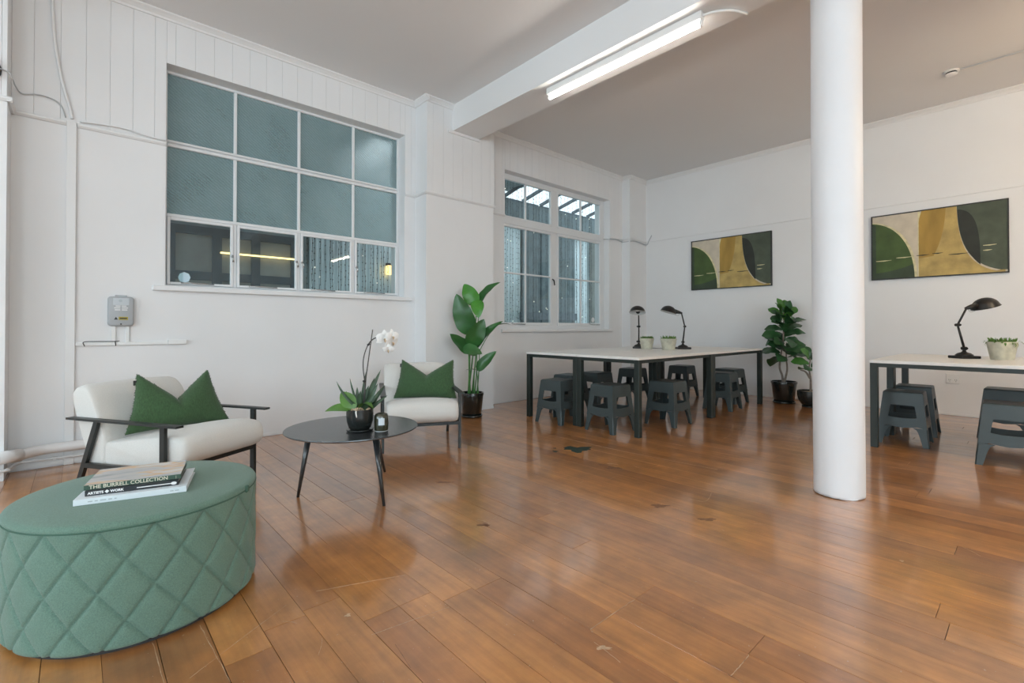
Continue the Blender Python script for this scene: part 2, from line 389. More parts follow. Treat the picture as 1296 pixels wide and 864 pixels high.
# marks on the boards: paint spills, burns, pale scuffs and scratches
M['spill_green'] = simple('green_paint_spill', (0.020, 0.040, 0.030), 0.5, noise=0.3, nscale=60)
M['burn'] = simple('dark_mark', (0.20, 0.090, 0.042), 0.5, noise=0.3, nscale=60)
M['scuff'] = simple('pale_scuff', (0.50, 0.345, 0.225), 0.6, noise=0.25, nscale=80)
def blob(x, y, ru, rv, mat, seed):
    rng = random.Random(seed); n = 26; bm = BM()
    R1 = Vector((0.6723, 0.7403, 0)); R2 = Vector((0.7403, -0.6723, 0)); ph = [rng.uniform(0, 6.28) for _ in range(4)]
    pts = []
    for i in range(n):
        a = 2 * pi * i / n; k = 0.72 + 0.18 * sin(3 * a + ph[0]) + 0.14 * sin(5 * a + ph[1]) + 0.10 * sin(9 * a + ph[2])
        pts.append(Vector((x, y, 0)) + R1 * ru * k * cos(a) + R2 * rv * k * sin(a))
    loft(bm, [[p + Vector((0, 0, z)) for p in pts] for z in (-0.0004, 0.0004)]); obj('stain', bm, mat, fl)
for k, b_ in enumerate([(-2.556, 3.049, .15, .12, 'spill_green'), (-2.627, 2.859, .03, .035, 'spill_green'), (-2.70, 2.93, .018, .02, 'spill_green'), (-2.041, 2.826, .080, .04, 'burn'), (-2.142, 2.831, .05, .02, 'burn'),
                       (-2.589, 1.757, .075, .022, 'burn'), (-1.896, 1.527, .045, .022, 'burn'), (-1.433, 2.42, .06, .035, 'burn'), (-1.167, 2.434, .065, .022, 'burn'), (-0.92, 1.22, .03, .012, 'scuff'), (-1.88, 1.53, .012, .008, 'scuff'), (-0.40, 2.62, .010, .010, 'scuff'), (-1.62, 0.70, .012, .014, 'scuff')]):
    blob(*b_, 40 + k)
def scratch(pts, w, mat, seed):
    rng = random.Random(seed); P = spline([(x, y, 0) for x, y in pts], 8); L_, R_ = [], []
    for i, p in enumerate(P):
        t = (P[min(i + 1, len(P) - 1)] - P[max(i - 1, 0)]).normalized(); sd = Vector((-t.y, t.x, 0)); q = p + sd * rng.uniform(-w, w) * 0.6
        ww = w * 0.62 * rng.uniform(0.05, 1.0); L_.append(q + sd * ww); R_.append(q - sd * ww)
    bm = BM(); rings = [[a + Vector((0, 0, .0004)), b + Vector((0, 0, .0004)), b + Vector((0, 0, -.0004)), a + Vector((0, 0, -.0004))] for a, b in zip(L_, R_)]
    loft(bm, rings); obj('scratch', bm, mat, fl)
for k, (p_, w_, m_) in enumerate([([(-3.119, 3.253), (-2.6, 3.262), (-2.183, 3.275), (-1.525, 3.338)], .0035, 'scuff'), ([(-1.90, .309), (-1.708, .317), (-1.534, .324)], .0022, 'scuff'), ([(-1.897, .181), (-1.661, .184), (-1.5, .186)], .0022, 'scuff'),
        ([(-1.634, .241), (-1.72, .38), (-1.829, .563)], .0016, 'scuff'), ([(-1.848, .674), (-1.728, .986)], .0018, 'scuff'), ([(-1.466, .713), (-1.424, .988)], .0016, 'scuff'), ([(-1.005, 1.262), (-1.0055, 1.40), (-1.005, 1.525)], .0022, 'scuff'), ([(-.6005, 1.394), (-.600, 1.46), (-.601, 1.525)], .0022, 'scuff'),
        ([(-1.377, 2.646), (-1.294, 2.681), (-1.336, 2.851)], .003, 'scuff'), ([(-.957, 1.222), (-.846, 1.205)], .0022, 'scuff'), ([(-1.57, 1.258), (-1.2, 1.262), (-.69, 1.262)], .0014, 'burn'), ([(-1.372, .747), (-1.246, .73)], .0014, 'burn'), ([(-.7, 1.398), (-.566, 1.392)], .0012, 'burn'), ([(-1.64, 1.526), (-1.28, 1.524)], .0012, 'burn')]):
    scratch(p_, w_, m_, 70 + k)
rngs = random.Random(77)
for k in range(26):
    x = rngs.uniform(-2.2, 0.2); y = rngs.uniform(0.3, 3.0); a = rngs.uniform(0, 3.14); l_ = rngs.uniform(.02, .09)
    scratch([(x, y), (x + l_ * cos(a) * .5, y + l_ * sin(a) * .5 + .004), (x + l_ * cos(a), y + l_ * sin(a))], .0009, 'scuff', k)

# walls
def wall_with_openings(bm, axis, c0, c1, u0, u1, z0, z1, holes):
    """wall slab between c0..c1 on the given axis ('x' normal or 'y' normal), spanning u0..u1, with rectangular holes (u0,u1,z0,z1)"""
    def bx(ua, ub, za, zb):
        if ub - ua < 1e-6 or zb - za < 1e-6: return
        if axis == 'x': box(bm, c0, c1, ua, ub, za, zb)
        else: box(bm, ua, ub, c0, c1, za, zb)
    cur = u0
    for (a, b, p, q) in sorted(holes):
        bx(cur, a, z0, z1); bx(a, b, z0, p); bx(a, b, q, z1); cur = b
    bx(cur, u1, z0, z1)
RAIL = 2.50
wl = obj('wall_left', BM(), 'wall')
bm = BM(); wall_with_openings(bm, 'x', XL - T, XL, YF - T, YB + T, -0.06, H + 0.15, [W1, W2])
me = mesh_of(bm, 'wall_left'); me.materials.append(M['wall']); wl.data = me
struct(wl, 'white painted wall with vertical boards above the rail')
# pilasters on the left wall
PIL = [(-1.33, -0.355), (2.84, 3.81)]
for a, b in PIL:
    bxo('pilaster', 'wall', wl, XL, XP, a, b, 0, H)
bxo('pilaster', 'wall', wl, XL, -4.615, 6.875, YB, 0, H)
# vertical boards above the rail
BT = 0.014
def boards(y0, y1, z0, z1, x, pitch=0.1375, off=0.031):
    n0 = math.floor((y0 - off) / pitch); yy = off + n0 * pitch
    while yy < y1 - 0.004:
        a = max(yy, y0); b = min(yy + pitch, y1)
        if b - a > 0.012:
            bm = box(BM(), x, x + BT, a + 0.0005, b - 0.0005, z0, z1)
            es = [e for e in bm.edges if all(v.co.x > x + BT - 0.001 for v in e.verts) and abs(e.verts[0].co.y - e.verts[1].co.y) < 1e-5]
            bmesh.ops.bevel(bm, geom=es, offset=0.0016, segments=1, affect='EDGES')
            obj('board', bm, 'wall', wl)
        yy += pitch
boards(-0.355, W1[0], RAIL, H - 0.03, XL)
boards(W1[0], W1[1], W1[3], H - 0.03, XL)
boards(W1[1], 2.84, RAIL, H - 0.03, XL)
boards(2.84, 3.81, RAIL, H - 0.03, XP)
boards(3.81, W2[0], RAIL, H - 0.03, XL)
boards(W2[0], W2[1], W2[3], H - 0.03, XL)
boards(W2[1], 6.875, RAIL, H - 0.03, XL)
boards(-1.33, -0.355, RAIL, H - 0.03, XP)

wb = bxo('wall_back', 'wall', None, XL - T, XR + T, YB, YB + T, -0.06, H + 0.15); struct(wb, 'white plastered back wall')
bm = BM(); wall_with_openings(bm, 'y', YF - T, YF, XL, XR, -0.06, H + 0.15, [(a, b, 1.0, 3.0) for a, b in FRONT_WIN])
wf = obj('wall_front', bm, 'wall'); struct(wf, 'white wall with tall windows')
bm = BM(); wall_with_openings(bm, 'x', XR, XR + T, YF - T, YB, -0.06, H + 0.15, [(a, b, 1.0, 3.0) for a, b in RIGHT_WIN])
wr = obj('wall_right', bm, 'wall'); struct(wr, 'white side wall with tall windows')
ce = bxo('ceiling', 'ceiling', None, XL - T, XR + T, YF - T, YB + T, H, H + 0.15); struct(ce, 'off-white painted ceiling')
BEAM = (3.18, 3.56, 3.265)
bxo('beam', 'trim', ce, XP + 0.0, XR, BEAM[0], BEAM[1], BEAM[2], H)
bxo('beam', 'trim', ce, XP + 0.0, XR, -1.04, -0.66, BEAM[2], H)
# small bearing ledge where the beam meets the pilaster
bxo('bearing_ledge', 'trim', ce, XP, XP + 0.03, BEAM[0] - 0.06, BEAM[1] + 0.02, BEAM[2] - 0.03, BEAM[2])

# cornices (trim): small stepped moulding where wall meets ceiling
def moulding(bm, a, b, nrm, prof):
    """extrude profile (out, z) along a->b; nrm = outward wall normal"""
    a = Vector(a); b = Vector(b); n = Vector(nrm)
    loft(bm, [[p + n * o + Vector((0, 0, z)) for o, z in prof] for p in (a, b)])
CORN = [(0, 0), (0, -0.055), (0.012, -0.055), (0.018, -0.040), (0.034, -0.024), (0.050, -0.012), (0.050, 0)]
tn = [0]
def trim(bm, label, mat='trim'):
    tn[0] += 1
    o = obj('trim_%d' % tn[0], bm, mat); struct(o, label); return o
bm = BM()
for a, b, x in [(-0.355, 2.84, XL + BT), (2.84 - 0.0, BEAM[0], XP + BT), (BEAM[1], 3.81, XP + BT), (3.81, 6.875, XL + BT), (6.875, YB, -4.615)]:
    moulding(bm, (x, a, H), (x, b, H), (1, 0, 0), CORN)
moulding(bm, (XL, 2.84, H), (XP + BT + 0.05, 2.84, H), (0, -1, 0), CORN)
moulding(bm, (XL, 6.875, H), (-4.615 + 0.05, 6.875, H), (0, -1, 0), CORN)
moulding(bm, (XP + BT + 0.05, 3.81, H), (XL, 3.81, H), (0, 1, 0), CORN)
trim(bm, 'white cornice moulding along the board wall')
bm = BM(); moulding(bm, (-4.615, YB, H), (XR, YB, H), (0, -1, 0), CORN)
trim(bm, 'white cornice moulding along the back wall')
# picture rail
RP = [(0, -0.020), (0.012, -0.020), (0.024, -0.006), (0.026, 0.004), (0.020, 0.012), (0, 0.014)]
bm = BM()
for a, b, x in [(-0.355, -0.075, XL), (-0.015, W1[0], XL), (W1[1], 2.84, XL), (2.84 - 0.024, 3.81 + 0.024, XP), (3.81, W2[0], XL), (W2[1], 6.875, XL), (6.875 - 0.02, YB, -4.615), (-1.33, -0.355 + 0.024, XP)]:
    moulding(bm, (x, a, RAIL), (x, b, RAIL), (1, 0, 0), RP)
moulding(bm, (XL, 2.84, RAIL), (XP + 0.02, 2.84, RAIL), (0, -1, 0), RP)
moulding(bm, (XL, 3.81, RAIL), (XP + 0.02, 3.81, RAIL), (0, 1, 0), RP)
moulding(bm, (XL, -0.355, RAIL), (XP + 0.02, -0.355, RAIL), (0, 1, 0), RP)
moulding(bm, (XL, 6.875, RAIL), (-4.615 + 0.02, 6.875, RAIL), (0, -1, 0), RP)
trim(bm, 'white picture rail between plaster and boards')
RB = [(0, -0.007), (0.010, -0.007), (0.013, 0.0), (0.010, 0.007), (0, 0.007)]
bm = BM(); moulding(bm, (-4.615, YB, RAIL - 0.005), (XR, YB, RAIL - 0.005), (0, -1, 0), RB)
trim(bm, 'thin picture rail line along the back wall')
# cover strip on the lower wall by the corner
bm = box(BM(), XL, XL + 0.022, -0.074, -0.018, 0.0, RAIL + 0.015, 0.003); trim(bm, 'flat white vertical cover strip on the wall')
# baseboards
bm = BM()
N_ = 60
bt = 0.018
box(bm, XL, XL + bt, -0.355, 1.05, 0.012, 0.105)
b0 = obj('baseboard_left', bm, 'trim'); struct(b0, 'low white skirting behind the pipes')
bm = BM()
for a, b, x in [(1.05, 2.84, XL), (2.84, 3.81, XP), (3.81, 6.875, XL)]:
    box(bm, x, x + 0.006, a, b, 0.006, 0.028)
b1 = obj('baseboard_wall', bm, 'trim'); b1.name = 'baseboard_left'; struct(b1, 'thin white strip at the foot of the wall')
bm = box(BM(), -4.615, XR, YB - 0.006, YB, 0.006, 0.028); b2 = obj('baseboard_back', bm, 'trim'); struct(b2, 'thin white strip at the foot of the back wall')

# columns
def column(x, y, label):
    seg = 56; prof = []
    r = 0.131
    rng = random.Random(5)
    rings = []
    zs = [0.0, 0.004, 0.02, 0.05, 0.10, 0.2, 0.5, 1.0, 1.6, 2.2, 2.8, BEAM[2]]
    for zi, z in enumerate(zs):
        rr = []
        for i in range(seg):
            a = 2 * pi * i / seg
            w = 0.0015 * sin(3 * a + z * 2) + 0.001 * sin(7 * a - z * 5)
            if zi < 2: w += rng.uniform(-0.006, 0.001)
            dz = rng.uniform(0, 0.006) if zi == 0 else 0
            rr.append((x + (r + w) * cos(a), y + (r + w) * sin(a), z + dz))
        rings.append(rr)
    bm = loft(BM(), rings); o = obj('column', bm, 'column', smooth=True); struct(o, label); return o
column(-0.815, 3.40, 'round white painted column')
column(-0.825, -0.85, 'round white painted column')

# windows in the walls behind the camera (daylight comes through these)
wn = [2]
def plain_window(axis, c, a, b, z0, z1):
    wn[0] += 1
    w = empty('window_%d' % wn[0]); struct(w, 'tall white framed window')
    def bx(n, mat, ua, ub, za, zb, t):
        if axis == 'y': return bxo(n, mat, w, ua, ub, c - t, c + t, za, zb)
        return bxo(n, mat, w, c - t, c + t, ua, ub, za, zb)
    f = 0.05
    bx('frame', 'frame_white', a, a + f, z0, z1, 0.03); bx('frame', 'frame_white', b - f, b, z0, z1, 0.03)
    bx('frame', 'frame_white', a + f, b - f, z0, z0 + f, 0.03); bx('frame', 'frame_white', a + f, b - f, z1 - f, z1, 0.03)
    m = (a + b) / 2
    bx('mullion', 'frame_white', m - 0.02, m + 0.02, z0 + f, z1 - f, 0.025)
    bx('pane', 'clear_glass', a + f, m - 0.02, z0 + f, z1 - f, 0.002); bx('pane', 'clear_glass', m + 0.02, b - f, z0 + f, z1 - f, 0.002)
for a, b in FRONT_WIN: plain_window('y', YF - 0.12, a, b, 1.0, 3.0)
for a, b in RIGHT_WIN: plain_window('x', XR + 0.12, a, b, 1.0, 3.0)

# ================================================================== WINDOW 1 and 2
GX = XL - 0.14                               # plane of the frames
def latch(parent, x, y, z):
    bm = BM(); lathe(bm, [(0.010, 0), (0.012, 0.012), (0.008, 0.020)], 10, (0, 0, 0))
    bmesh.ops.rotate(bm, verts=bm.verts, matrix=Matrix.Rotation(pi / 2, 3, 'Y'))
    tube(bm, [(0.016, 0, 0.004), (0.030, 0.004, -0.02), (0.028, 0.006, -0.055)], [0.006, 0.006, 0.008], 8)
    bmesh.ops.translate(bm, vec=(x, y, z), verts=bm.verts)
    return obj('latch', bm, 'chrome', parent, smooth=True)
w1 = empty('window_1', (0, 0, 0)); struct(w1, 'large steel window with patterned glass above four clear casements')
y0, y1, z0, z1 = W1
FT = 0.018
def fbar(parent, n, ya, yb, za, zb, t=0.022, xc=GX, bev=0.004, mat='frame_white'):
    return bxo(n, mat, parent, xc - t, xc + t, ya, yb, za, zb, bev)
fbar(w1, 'frame', y0, y0 + 0.022, z0, z1); fbar(w1, 'frame', y1 - 0.026, y1, z0, z1)
fbar(w1, 'frame', y0 + 0.022, y1 - 0.026, z0, z0 + 0.022); fbar(w1, 'frame', y0 + 0.022, y1 - 0.026, z1 - 0.024, z1)
ym = [y0 + 0.022, 1.048, 1.606, 2.162, y1 - 0.026]
zt1, zt2 = 2.548, 1.945
fbar(w1, 'transom', y0 + 0.022, y1 - 0.026, zt1 - 0.026, zt1 - 0.002, 0.026); fbar(w1, 'transom', y0 + 0.022, y1 - 0.026, zt1 + 0.010, zt1 + 0.030, 0.026)
fbar(w1, 'transom', y0 + 0.022, y1 - 0.026, zt1 - 0.002, zt1 + 0.010, 0.012)
fbar(w1, 'transom', y0 + 0.022, y1 - 0.026, zt2 - 0.014, zt2 + 0.014, 0.026)
zr = [(z0 + 0.022, zt2 - 0.014), (zt2 + 0.014, zt1 - 0.026), (zt1 + 0.030, z1 - 0.024)]
for k in (1, 2, 3):
    for (za, zb) in zr: fbar(w1, 'mullion', ym[k] - 0.013, ym[k] + 0.013, za, zb, 0.024)
for c in range(4):
    a = ym[c] + (0.013 if c else 0); b = ym[c + 1] - (0.013 if c < 3 else 0)
    for r in (1, 2):
        za, zb = zr[r]
        o = bxo('pane', 'obscure', w1, GX - 0.003, GX + 0.003, a, b, za, zb)
    # casement with its own sash
    za, zb = zr[0]
    s = bxo('casement', 'frame_white', w1, GX + 0.004, GX + 0.034, a + 0.002, a + 0.024, za + 0.002, zb - 0.002, 0.003)
    bm = bmesh.new(); bm.from_mesh(s.data)
    box(bm, GX + 0.004, GX + 0.034, b - 0.024, b - 0.002, za + 0.002, zb - 0.002, 0.003)
    box(bm, GX + 0.004, GX + 0.034, a + 0.024, b - 0.024, za + 0.002, za + 0.022, 0.003)
    box(bm, GX + 0.004, GX + 0.034, a + 0.024, b - 0.024, zb - 0.026, zb - 0.002, 0.003)
    s.data = mesh_of(bm, 'casement'); s.data.materials.append(M['frame_white'])
    bxo('pane', 'clear_glass', s, GX + 0.016, GX + 0.020, a + 0.024, b - 0.024, za + 0.022, zb - 0.026)
    side = b - 0.013 if c in (0, 1) else a + 0.013
    latch(s, GX + 0.034, side, za + 0.28)
    bm = BM(); tube(bm, [(GX + 0.04, a + 0.10, za + 0.016), (GX + 0.05, a + 0.16, za + 0.018), (GX + 0.046, a + 0.34, za + 0.014)], 0.006, 8)
    obj('stay_arm', bm, 'chrome', s, smooth=True)
bm = box(BM(), XL - 0.14, XL + 0.035, y0 - 0.085, y1 + 0.085, z0 - 0.042, z0, 0.006); obj('sill', bm, 'trim', w1)
# octagonal pale sticker on the first casement pane
bm = BM(); lathe(bm, [(0.046, 0), (0.046, 0.0012)], 8); o = obj('sticker', bm, 'sticker', w1, loc=(GX + 0.0205, 0.667, 1.427), rot=(0, pi / 2, 0)); o.rotation_euler = (radians(22.5), pi / 2, 0)
o['label'] = 'pale octagonal sticker'

w2 = empty('window_2', (0, 0, 0))
bm = BM(); lathe(bm, [(0.040, 0), (0.040, 0.0012)], 20); o = obj('sticker', bm, 'ink_white', w2, loc=(GX + 0.0205, 6.238, 1.125), rot=(0, pi / 2, 0)); o['label'] = 'small round white sticker'; struct(w2, 'white timber window with fanlights above two casements')
y0, y1, z0, z1 = W2
f = 0.05
fbar(w2, 'frame', y0, y0 + 0.035, z0, z1, 0.035); fbar(w2, 'frame', y1 - 0.09, y1, z0, z1, 0.035)
fbar(w2, 'frame', y0 + 0.035, y1 - 0.09, z0, z0 + 0.05, 0.035); fbar(w2, 'frame', y0 + 0.035, y1 - 0.09, z1 - 0.05, z1, 0.035)
yc = 5.30; zt = 2.47
fbar(w2, 'transom', y0 + 0.035, y1 - 0.09, zt - 0.05, zt + 0.03, 0.05)
for za, zb in ((z0 + 0.05, zt - 0.05), (zt + 0.03, z1 - 0.05)): fbar(w2, 'mullion', yc - 0.055, yc + 0.055, za, zb, 0.035)
def sash(name, ya, yb, za, zb, ymid, zmids, fw_):
    bm = BM(); t0, t1 = GX - 0.004, GX + 0.042
    box(bm, t0, t1, ya, ya + fw_, za, zb, 0.004); box(bm, t0, t1, yb - fw_, yb, za, zb, 0.004)
    box(bm, t0, t1, ya + fw_, yb - fw_, za, za + fw_ * 1.25, 0.004); box(bm, t0, t1, ya + fw_, yb - fw_, zb - fw_, zb, 0.004)
    s = obj(name, bm, 'frame_white', w2)
    ys = [ya + fw_, ymid - 0.012, ymid + 0.012, yb - fw_]
    bxo('glazing_bar', 'frame_white', s, GX + 0.004, GX + 0.036, ymid - 0.012, ymid + 0.012, za + fw_ * 1.25, zb - fw_, 0.003)
    zl = [za + fw_ * 1.25] + [q for zm in zmids for q in (zm - 0.011, zm + 0.011)] + [zb - fw_]
    for zm in zmids:
        bxo('glazing_bar', 'frame_white', s, GX + 0.004, GX + 0.036, ys[0], ys[1], zm - 0.011, zm + 0.011, 0.003)
        bxo('glazing_bar', 'frame_white', s, GX + 0.004, GX + 0.036, ys[2], ys[3], zm - 0.011, zm + 0.011, 0.003)
    for i in range(0, len(zl), 2):
        for j in (0, 2):
            bxo('pane', 'clear_glass', s, GX + 0.016, GX + 0.020, ys[j], ys[j + 1], zl[i], zl[i + 1])
    return s
sash('fanlight', y0 + 0.035, yc - 0.055, zt + 0.03, z1 - 0.05, 4.70, [], 0.028)
sash('fanlight', yc + 0.055, y1 - 0.09, zt + 0.03, z1 - 0.05, 5.92, [], 0.028)
c1 = sash('casement', y0 + 0.035, yc - 0.055, z0 + 0.05, zt - 0.05, 4.70, [1.752], 0.036)
c2 = sash('casement', yc + 0.055, y1 - 0.09, z0 + 0.05, zt - 0.05, 5.92, [1.752], 0.036)
bm = BM(); tube(bm, [(GX + 0.05, yc - 0.06, 1.72), (GX + 0.075, yc - 0.055, 1.70), (GX + 0.075, yc - 0.04, 1.63)], [0.010, 0.011, 0.008], 8); obj('latch', bm, 'dark_iron', c1, smooth=True)
for c, ya in ((c1, 4.42), (c2, 6.12)):
    bm = BM(); tube(bm, [(GX + 0.045, ya, z0 + 0.085), (GX + 0.065, ya + 0.02, z0 + 0.075), (GX + 0.062, ya + 0.24, z0 + 0.070)], 0.007, 8); obj('stay_arm', bm, 'chrome', c, smooth=True)
bm = box(BM(), XL - 0.14, XL + 0.035, y0 - 0.06, y1 + 0.06, z0 - 0.04, z0, 0.006); obj('sill', bm, 'trim', w2)

# ================================================================== OUTSIDE: narrow light well
XO = -6.75
og = bxo('floor_outside', 'ext_ground', None, XO - 0.3, XL - T, -2.0, 13.0, -0.30, -0.06); struct(og, 'concrete ground of the light well')
wo = bxo('wall_outside', 'ext_grey', None, XO - 0.35, XO - 0.06, -2.0, 13.0, -0.3, 3.42); struct(wo, 'grey building wall across the light well')
# dark framed panels opposite window_1
def ext_panels(y0, y1, z0, z1, ys, zs):
    bw = 0.05
    for i in range(len(ys) - 1):
        for j in range(len(zs) - 1):
            bxo('panel', 'ext_panel', wo, XO - 0.06, XO - 0.02, ys[i] + bw, ys[i + 1] - bw, zs[j] + bw, zs[j + 1] - bw)
    for yv in ys: bxo('post', 'ext_dark', wo, XO - 0.06, XO + 0.02, yv - bw, yv + bw, zs[0] - 0.1, zs[-1] + 0.05)
    for zv in zs:
        for i in range(len(ys) - 1): bxo('crossbar', 'ext_dark', wo, XO - 0.06, XO + 0.015, ys[i] + bw, ys[i + 1] - bw, zv - bw, zv + bw)
ext_panels(0, 0, 0, 0, [0.1, 0.78, 1.25, 1.68, 2.16], [0.55, 1.62, 2.16])
# corrugated steel sheets
def corrugated(y0, y1, z0, z1, x, pitch=0.076, amp=0.011):
    bm = BM(); n = max(2, int((y1 - y0) / pitch * 8)); rows = []
    for i in range(n + 1):
        yy = y0 + (y1 - y0) * i / n
        xx = x + amp * sin(2 * pi * (yy - y0) / pitch)
        rows.append([(xx, yy, z0), (xx, yy, z1), (xx - 0.003, yy, z1), (xx - 0.003, yy, z0)])
    loft(bm, rows, True, True)
    return obj('corrugated_sheet', bm, 'ext_steel', wo, smooth=True)
for a in (2.36, 3.16, 3.96, 4.76, 5.56): corrugated(a, a + 0.795, 0.0, 3.40, XO - 0.03)
corrugated(8.0, 8.42, 0, 3.40, XO - 0.03)
# dark boarded bay opposite window_2
for a in (6.42, 6.95, 7.48): bxo('panel', 'ext_bay', wo, XO - 0.06, XO - 0.01, a, a + 0.50, 0.1, 1.15)
for a in (6.42, 6.95, 7.48): bxo('panel', 'ext_bay', wo, XO - 0.06, XO - 0.02, a, a + 0.50, 1.3, 2.95)
bxo('crossbar', 'ext_dark', wo, XO - 0.06, XO + 0.03, 6.36, 8.0, 1.15, 1.30); bxo('crossbar', 'ext_bay', wo, XO - 0.06, XO + 0.06, 5.6, 9.2, 3.0, 3.40)
bxo('post', 'ext_panel', wo, XO - 0.06, XO + 0.2, 8.55, 8.9, 0, 2.9)
# warm LED strip on the dark frames, wall lamp by the corrugated sheets
o = bxo('led_strip', 'led', None, XO + 0.025, XO + 0.045, 1.28, 2.15, 1.905, 1.925, 0.004); tag(o, 'warm glowing strip light outside window behind dark frames', 'strip light')
ol = thing('wall_lamp', 'small amber wall lamp outside the patterned window', 'lamp', (XO + 0.02, 3.53, 1.83))
bxo('bracket', 'dark_iron', ol, -0.03, 0.03, -0.03, 0.03, 0.12, 0.16); bxo('shade', 'lamp_out', ol, 0.0, 0.08, -0.04, 0.04, -0.02, 0.12, 0.01)
# glazed roof of the light well: rafters with sky between, opaque deck added over window_1 to dim its panes
rf = empty('roof_outside'); struct(rf, 'rafters and glass over the light well')
for i in range(20):
    yy = 3.0 + i * 0.50
    bm = BM(); bar(bm, (XO - 0.1, yy, 3.50), (XL - T, yy, 3.90), 0.035, 0.06); obj('rafter', bm, 'ext_dark', rf)
bm = BM(); bar(bm, (XO - 0.1, 2.4, 3.45), (XO - 0.1, 12.9, 3.45), 0.08, 0.07); obj('purlin', bm, 'ext_dark', rf)
bm = box(BM(), XO - 0.3, XL - T, -2.0, 2.85, 3.50, 3.58); obj('sky_block_deck', bm, 'ext_grey', rf)  # deck added to keep bright sky out of the patterned panes
bm = box(BM(), XO - 0.05, XO + 0.55, 5.2, 6.1, 3.60, 3.66); obj('sky_block_deck', bm, 'ext_grey', rf)

# light-string curtains hanging outside the glass
def light_curtain(name, x, y0, y1, z0, z1, n, label, seed):
    rng = random.Random(seed); bm = BM(); bulbs = BM()
    for i in range(n):
        yy = y0 + (y1 - y0) * (i + 0.5) / n + rng.uniform(-0.012, 0.012)
        zz = z1; pts = []; xx = x + rng.uniform(-0.03, 0.03)
        while zz > z0:
            pts.append((xx + rng.uniform(-0.004, 0.004), yy + rng.uniform(-0.006, 0.006), zz)); zz -= 0.07
        pts.append((xx, yy, z0)); tube(bm, pts, 0.0024, 4)
        zz = z1 - rng.uniform(0, 0.1)
        while zz > z0:
            c = (xx, yy + rng.uniform(-0.004, 0.004), zz)
            big = rng.random()
            if big < 0.03:
                r = bmesh.ops.create_icosphere(bulbs, subdivisions=1, radius=0.0065); bmesh.ops.translate(bulbs, vec=c, verts=r['verts'])
            else:
                r = bmesh.ops.create_icosphere(bm, subdivisions=1, radius=0.0072); bmesh.ops.translate(bm, vec=c, verts=r['verts'])
            zz -= rng.uniform(0.055, 0.10)
    tube(bm, [(x, y0, z1 + 0.005), (x, y1, z1 + 0.005)], 0.004, 6)
    for yb_ in (y0 + 0.02, y1 - 0.02): tube(bm, [(x, yb_, z1 + 0.005), (XL - T, yb_, z1 + 0.005)], 0.006, 6)
    o = obj(name, bm, 'dark_wire'); o['kind'] = 'stuff'; tag(o, label, 'light curtain')
    c = obj('bulb', bulbs, 'bulb', o); c['kind'] = 'stuff'
    return o
light_curtain('light_curtain', GX - 0.28, 1.66, 2.95, 1.20, 3.3, 27, 'curtain of wire light strings outside the big patterned window', 3)
light_curtain('light_curtain', GX - 0.28, 4.25, 7.0, 0.9, 3.25, 46, 'curtain of wire light strings outside the white timber window', 4)

# ================================================================== FITTINGS
# fluorescent batten under the beam
def fluorescent(x0, x1, y, zt, label, group, mat='tube'):
    """zt: underside the batten is fixed to"""
    t = thing('fluorescent_light', label, 'light', (0, 0, 0), 0, group)
    bxo('batten', 'plastic_white', t, x0 - 0.02, x1 + 0.02, y - 0.030, y + 0.030, zt - 0.058, zt, 0.004)
    bxo('end_holder', 'plastic_white', t, x0 - 0.018, x0, y - 0.012, y + 0.012, zt - 0.105, zt - 0.058, 0.003)
    bxo('end_holder', 'plastic_white', t, x1, x1 + 0.018, y - 0.012, y + 0.012, zt - 0.105, zt - 0.058, 0.003)
    bm = BM(); tube(bm, [(x0, y, zt - 0.090), (x1, y, zt - 0.090)], 0.013, 16); obj('tube', bm, mat, t, smooth=True)
    if abs(zt - BEAM[2]) > 0.01:            # hung from the ceiling on two rods
        for xr in (x0 + 0.25, x1 - 0.25):
            bm = BM(); tube(bm, [(xr, y, zt), (xr, y, H)], 0.005, 8); obj('hanging_rod', bm, 'plastic_white', t)
    return t
GL = 'fluorescent tubes under the beams and ceiling'
ft = fluorescent(-3.10, -1.62, 3.30, BEAM[2], 'bright white fluorescent tube fixed beneath the ceiling beam next to the column', GL)
bm = BM(); tube(bm, spline([(-1.60, 3.30, BEAM[2] - 0.03), (-1.52, 3.33, BEAM[2] - 0.028), (-1.44, 3.42, BEAM[2] - 0.02), (-1.40, 3.52, BEAM[2] - 0.014), (-1.40, 3.565, BEAM[2] + 0.0)], 5), 0.010, 8)
obj('feed_conduit', bm, 'plastic_white', ft, smooth=True)
fluorescent(-3.1, -1.6, -0.92, BEAM[2], 'added unseen fill tube under the rear beam, at the board wall end', GL, 'tube_fill')  # both rear tubes are out of view, added to raise the ambient light
fluorescent(0.6, 2.1, -0.92, BEAM[2], 'added unseen fill tube under the rear beam, past the rear column', GL, 'tube_fill')
fluorescent(0.8, 2.3, 4.7, 2.75, 'warm fluorescent tube hung from the ceiling of the desk bay', GL, 'tube_warm')

# smoke detector and its conduit
sd = thing('smoke_detector', 'small round smoke detector on the ceiling', 'detector', (-0.565, 6.44, H))
bm = BM(); lathe(bm, [(0.062, 0), (0.062, -0.012), (0.055, -0.016)], 24); obj('base', bm, 'plastic_white', sd, smooth=True)
bm = BM(); lathe(bm, [(0.044, -0.016), (0.044, -0.030)], 24); obj('sensor_slots', bm, 'ink_black', sd, smooth=True)
bm = BM(); lathe(bm, [(0.050, -0.030), (0.048, -0.038), (0.030, -0.046), (0.0005, -0.047)], 24); obj('cap', bm, 'plastic_white', sd, smooth=True)
cd = obj('conduit', tube(BM(), [(-0.50, 6.44, H - 0.008), (2.5, 6.44, H - 0.008)], 0.008, 8), 'ceiling', smooth=True); tag(cd, 'slim painted conduit running across the ceiling to the detector', 'conduit')

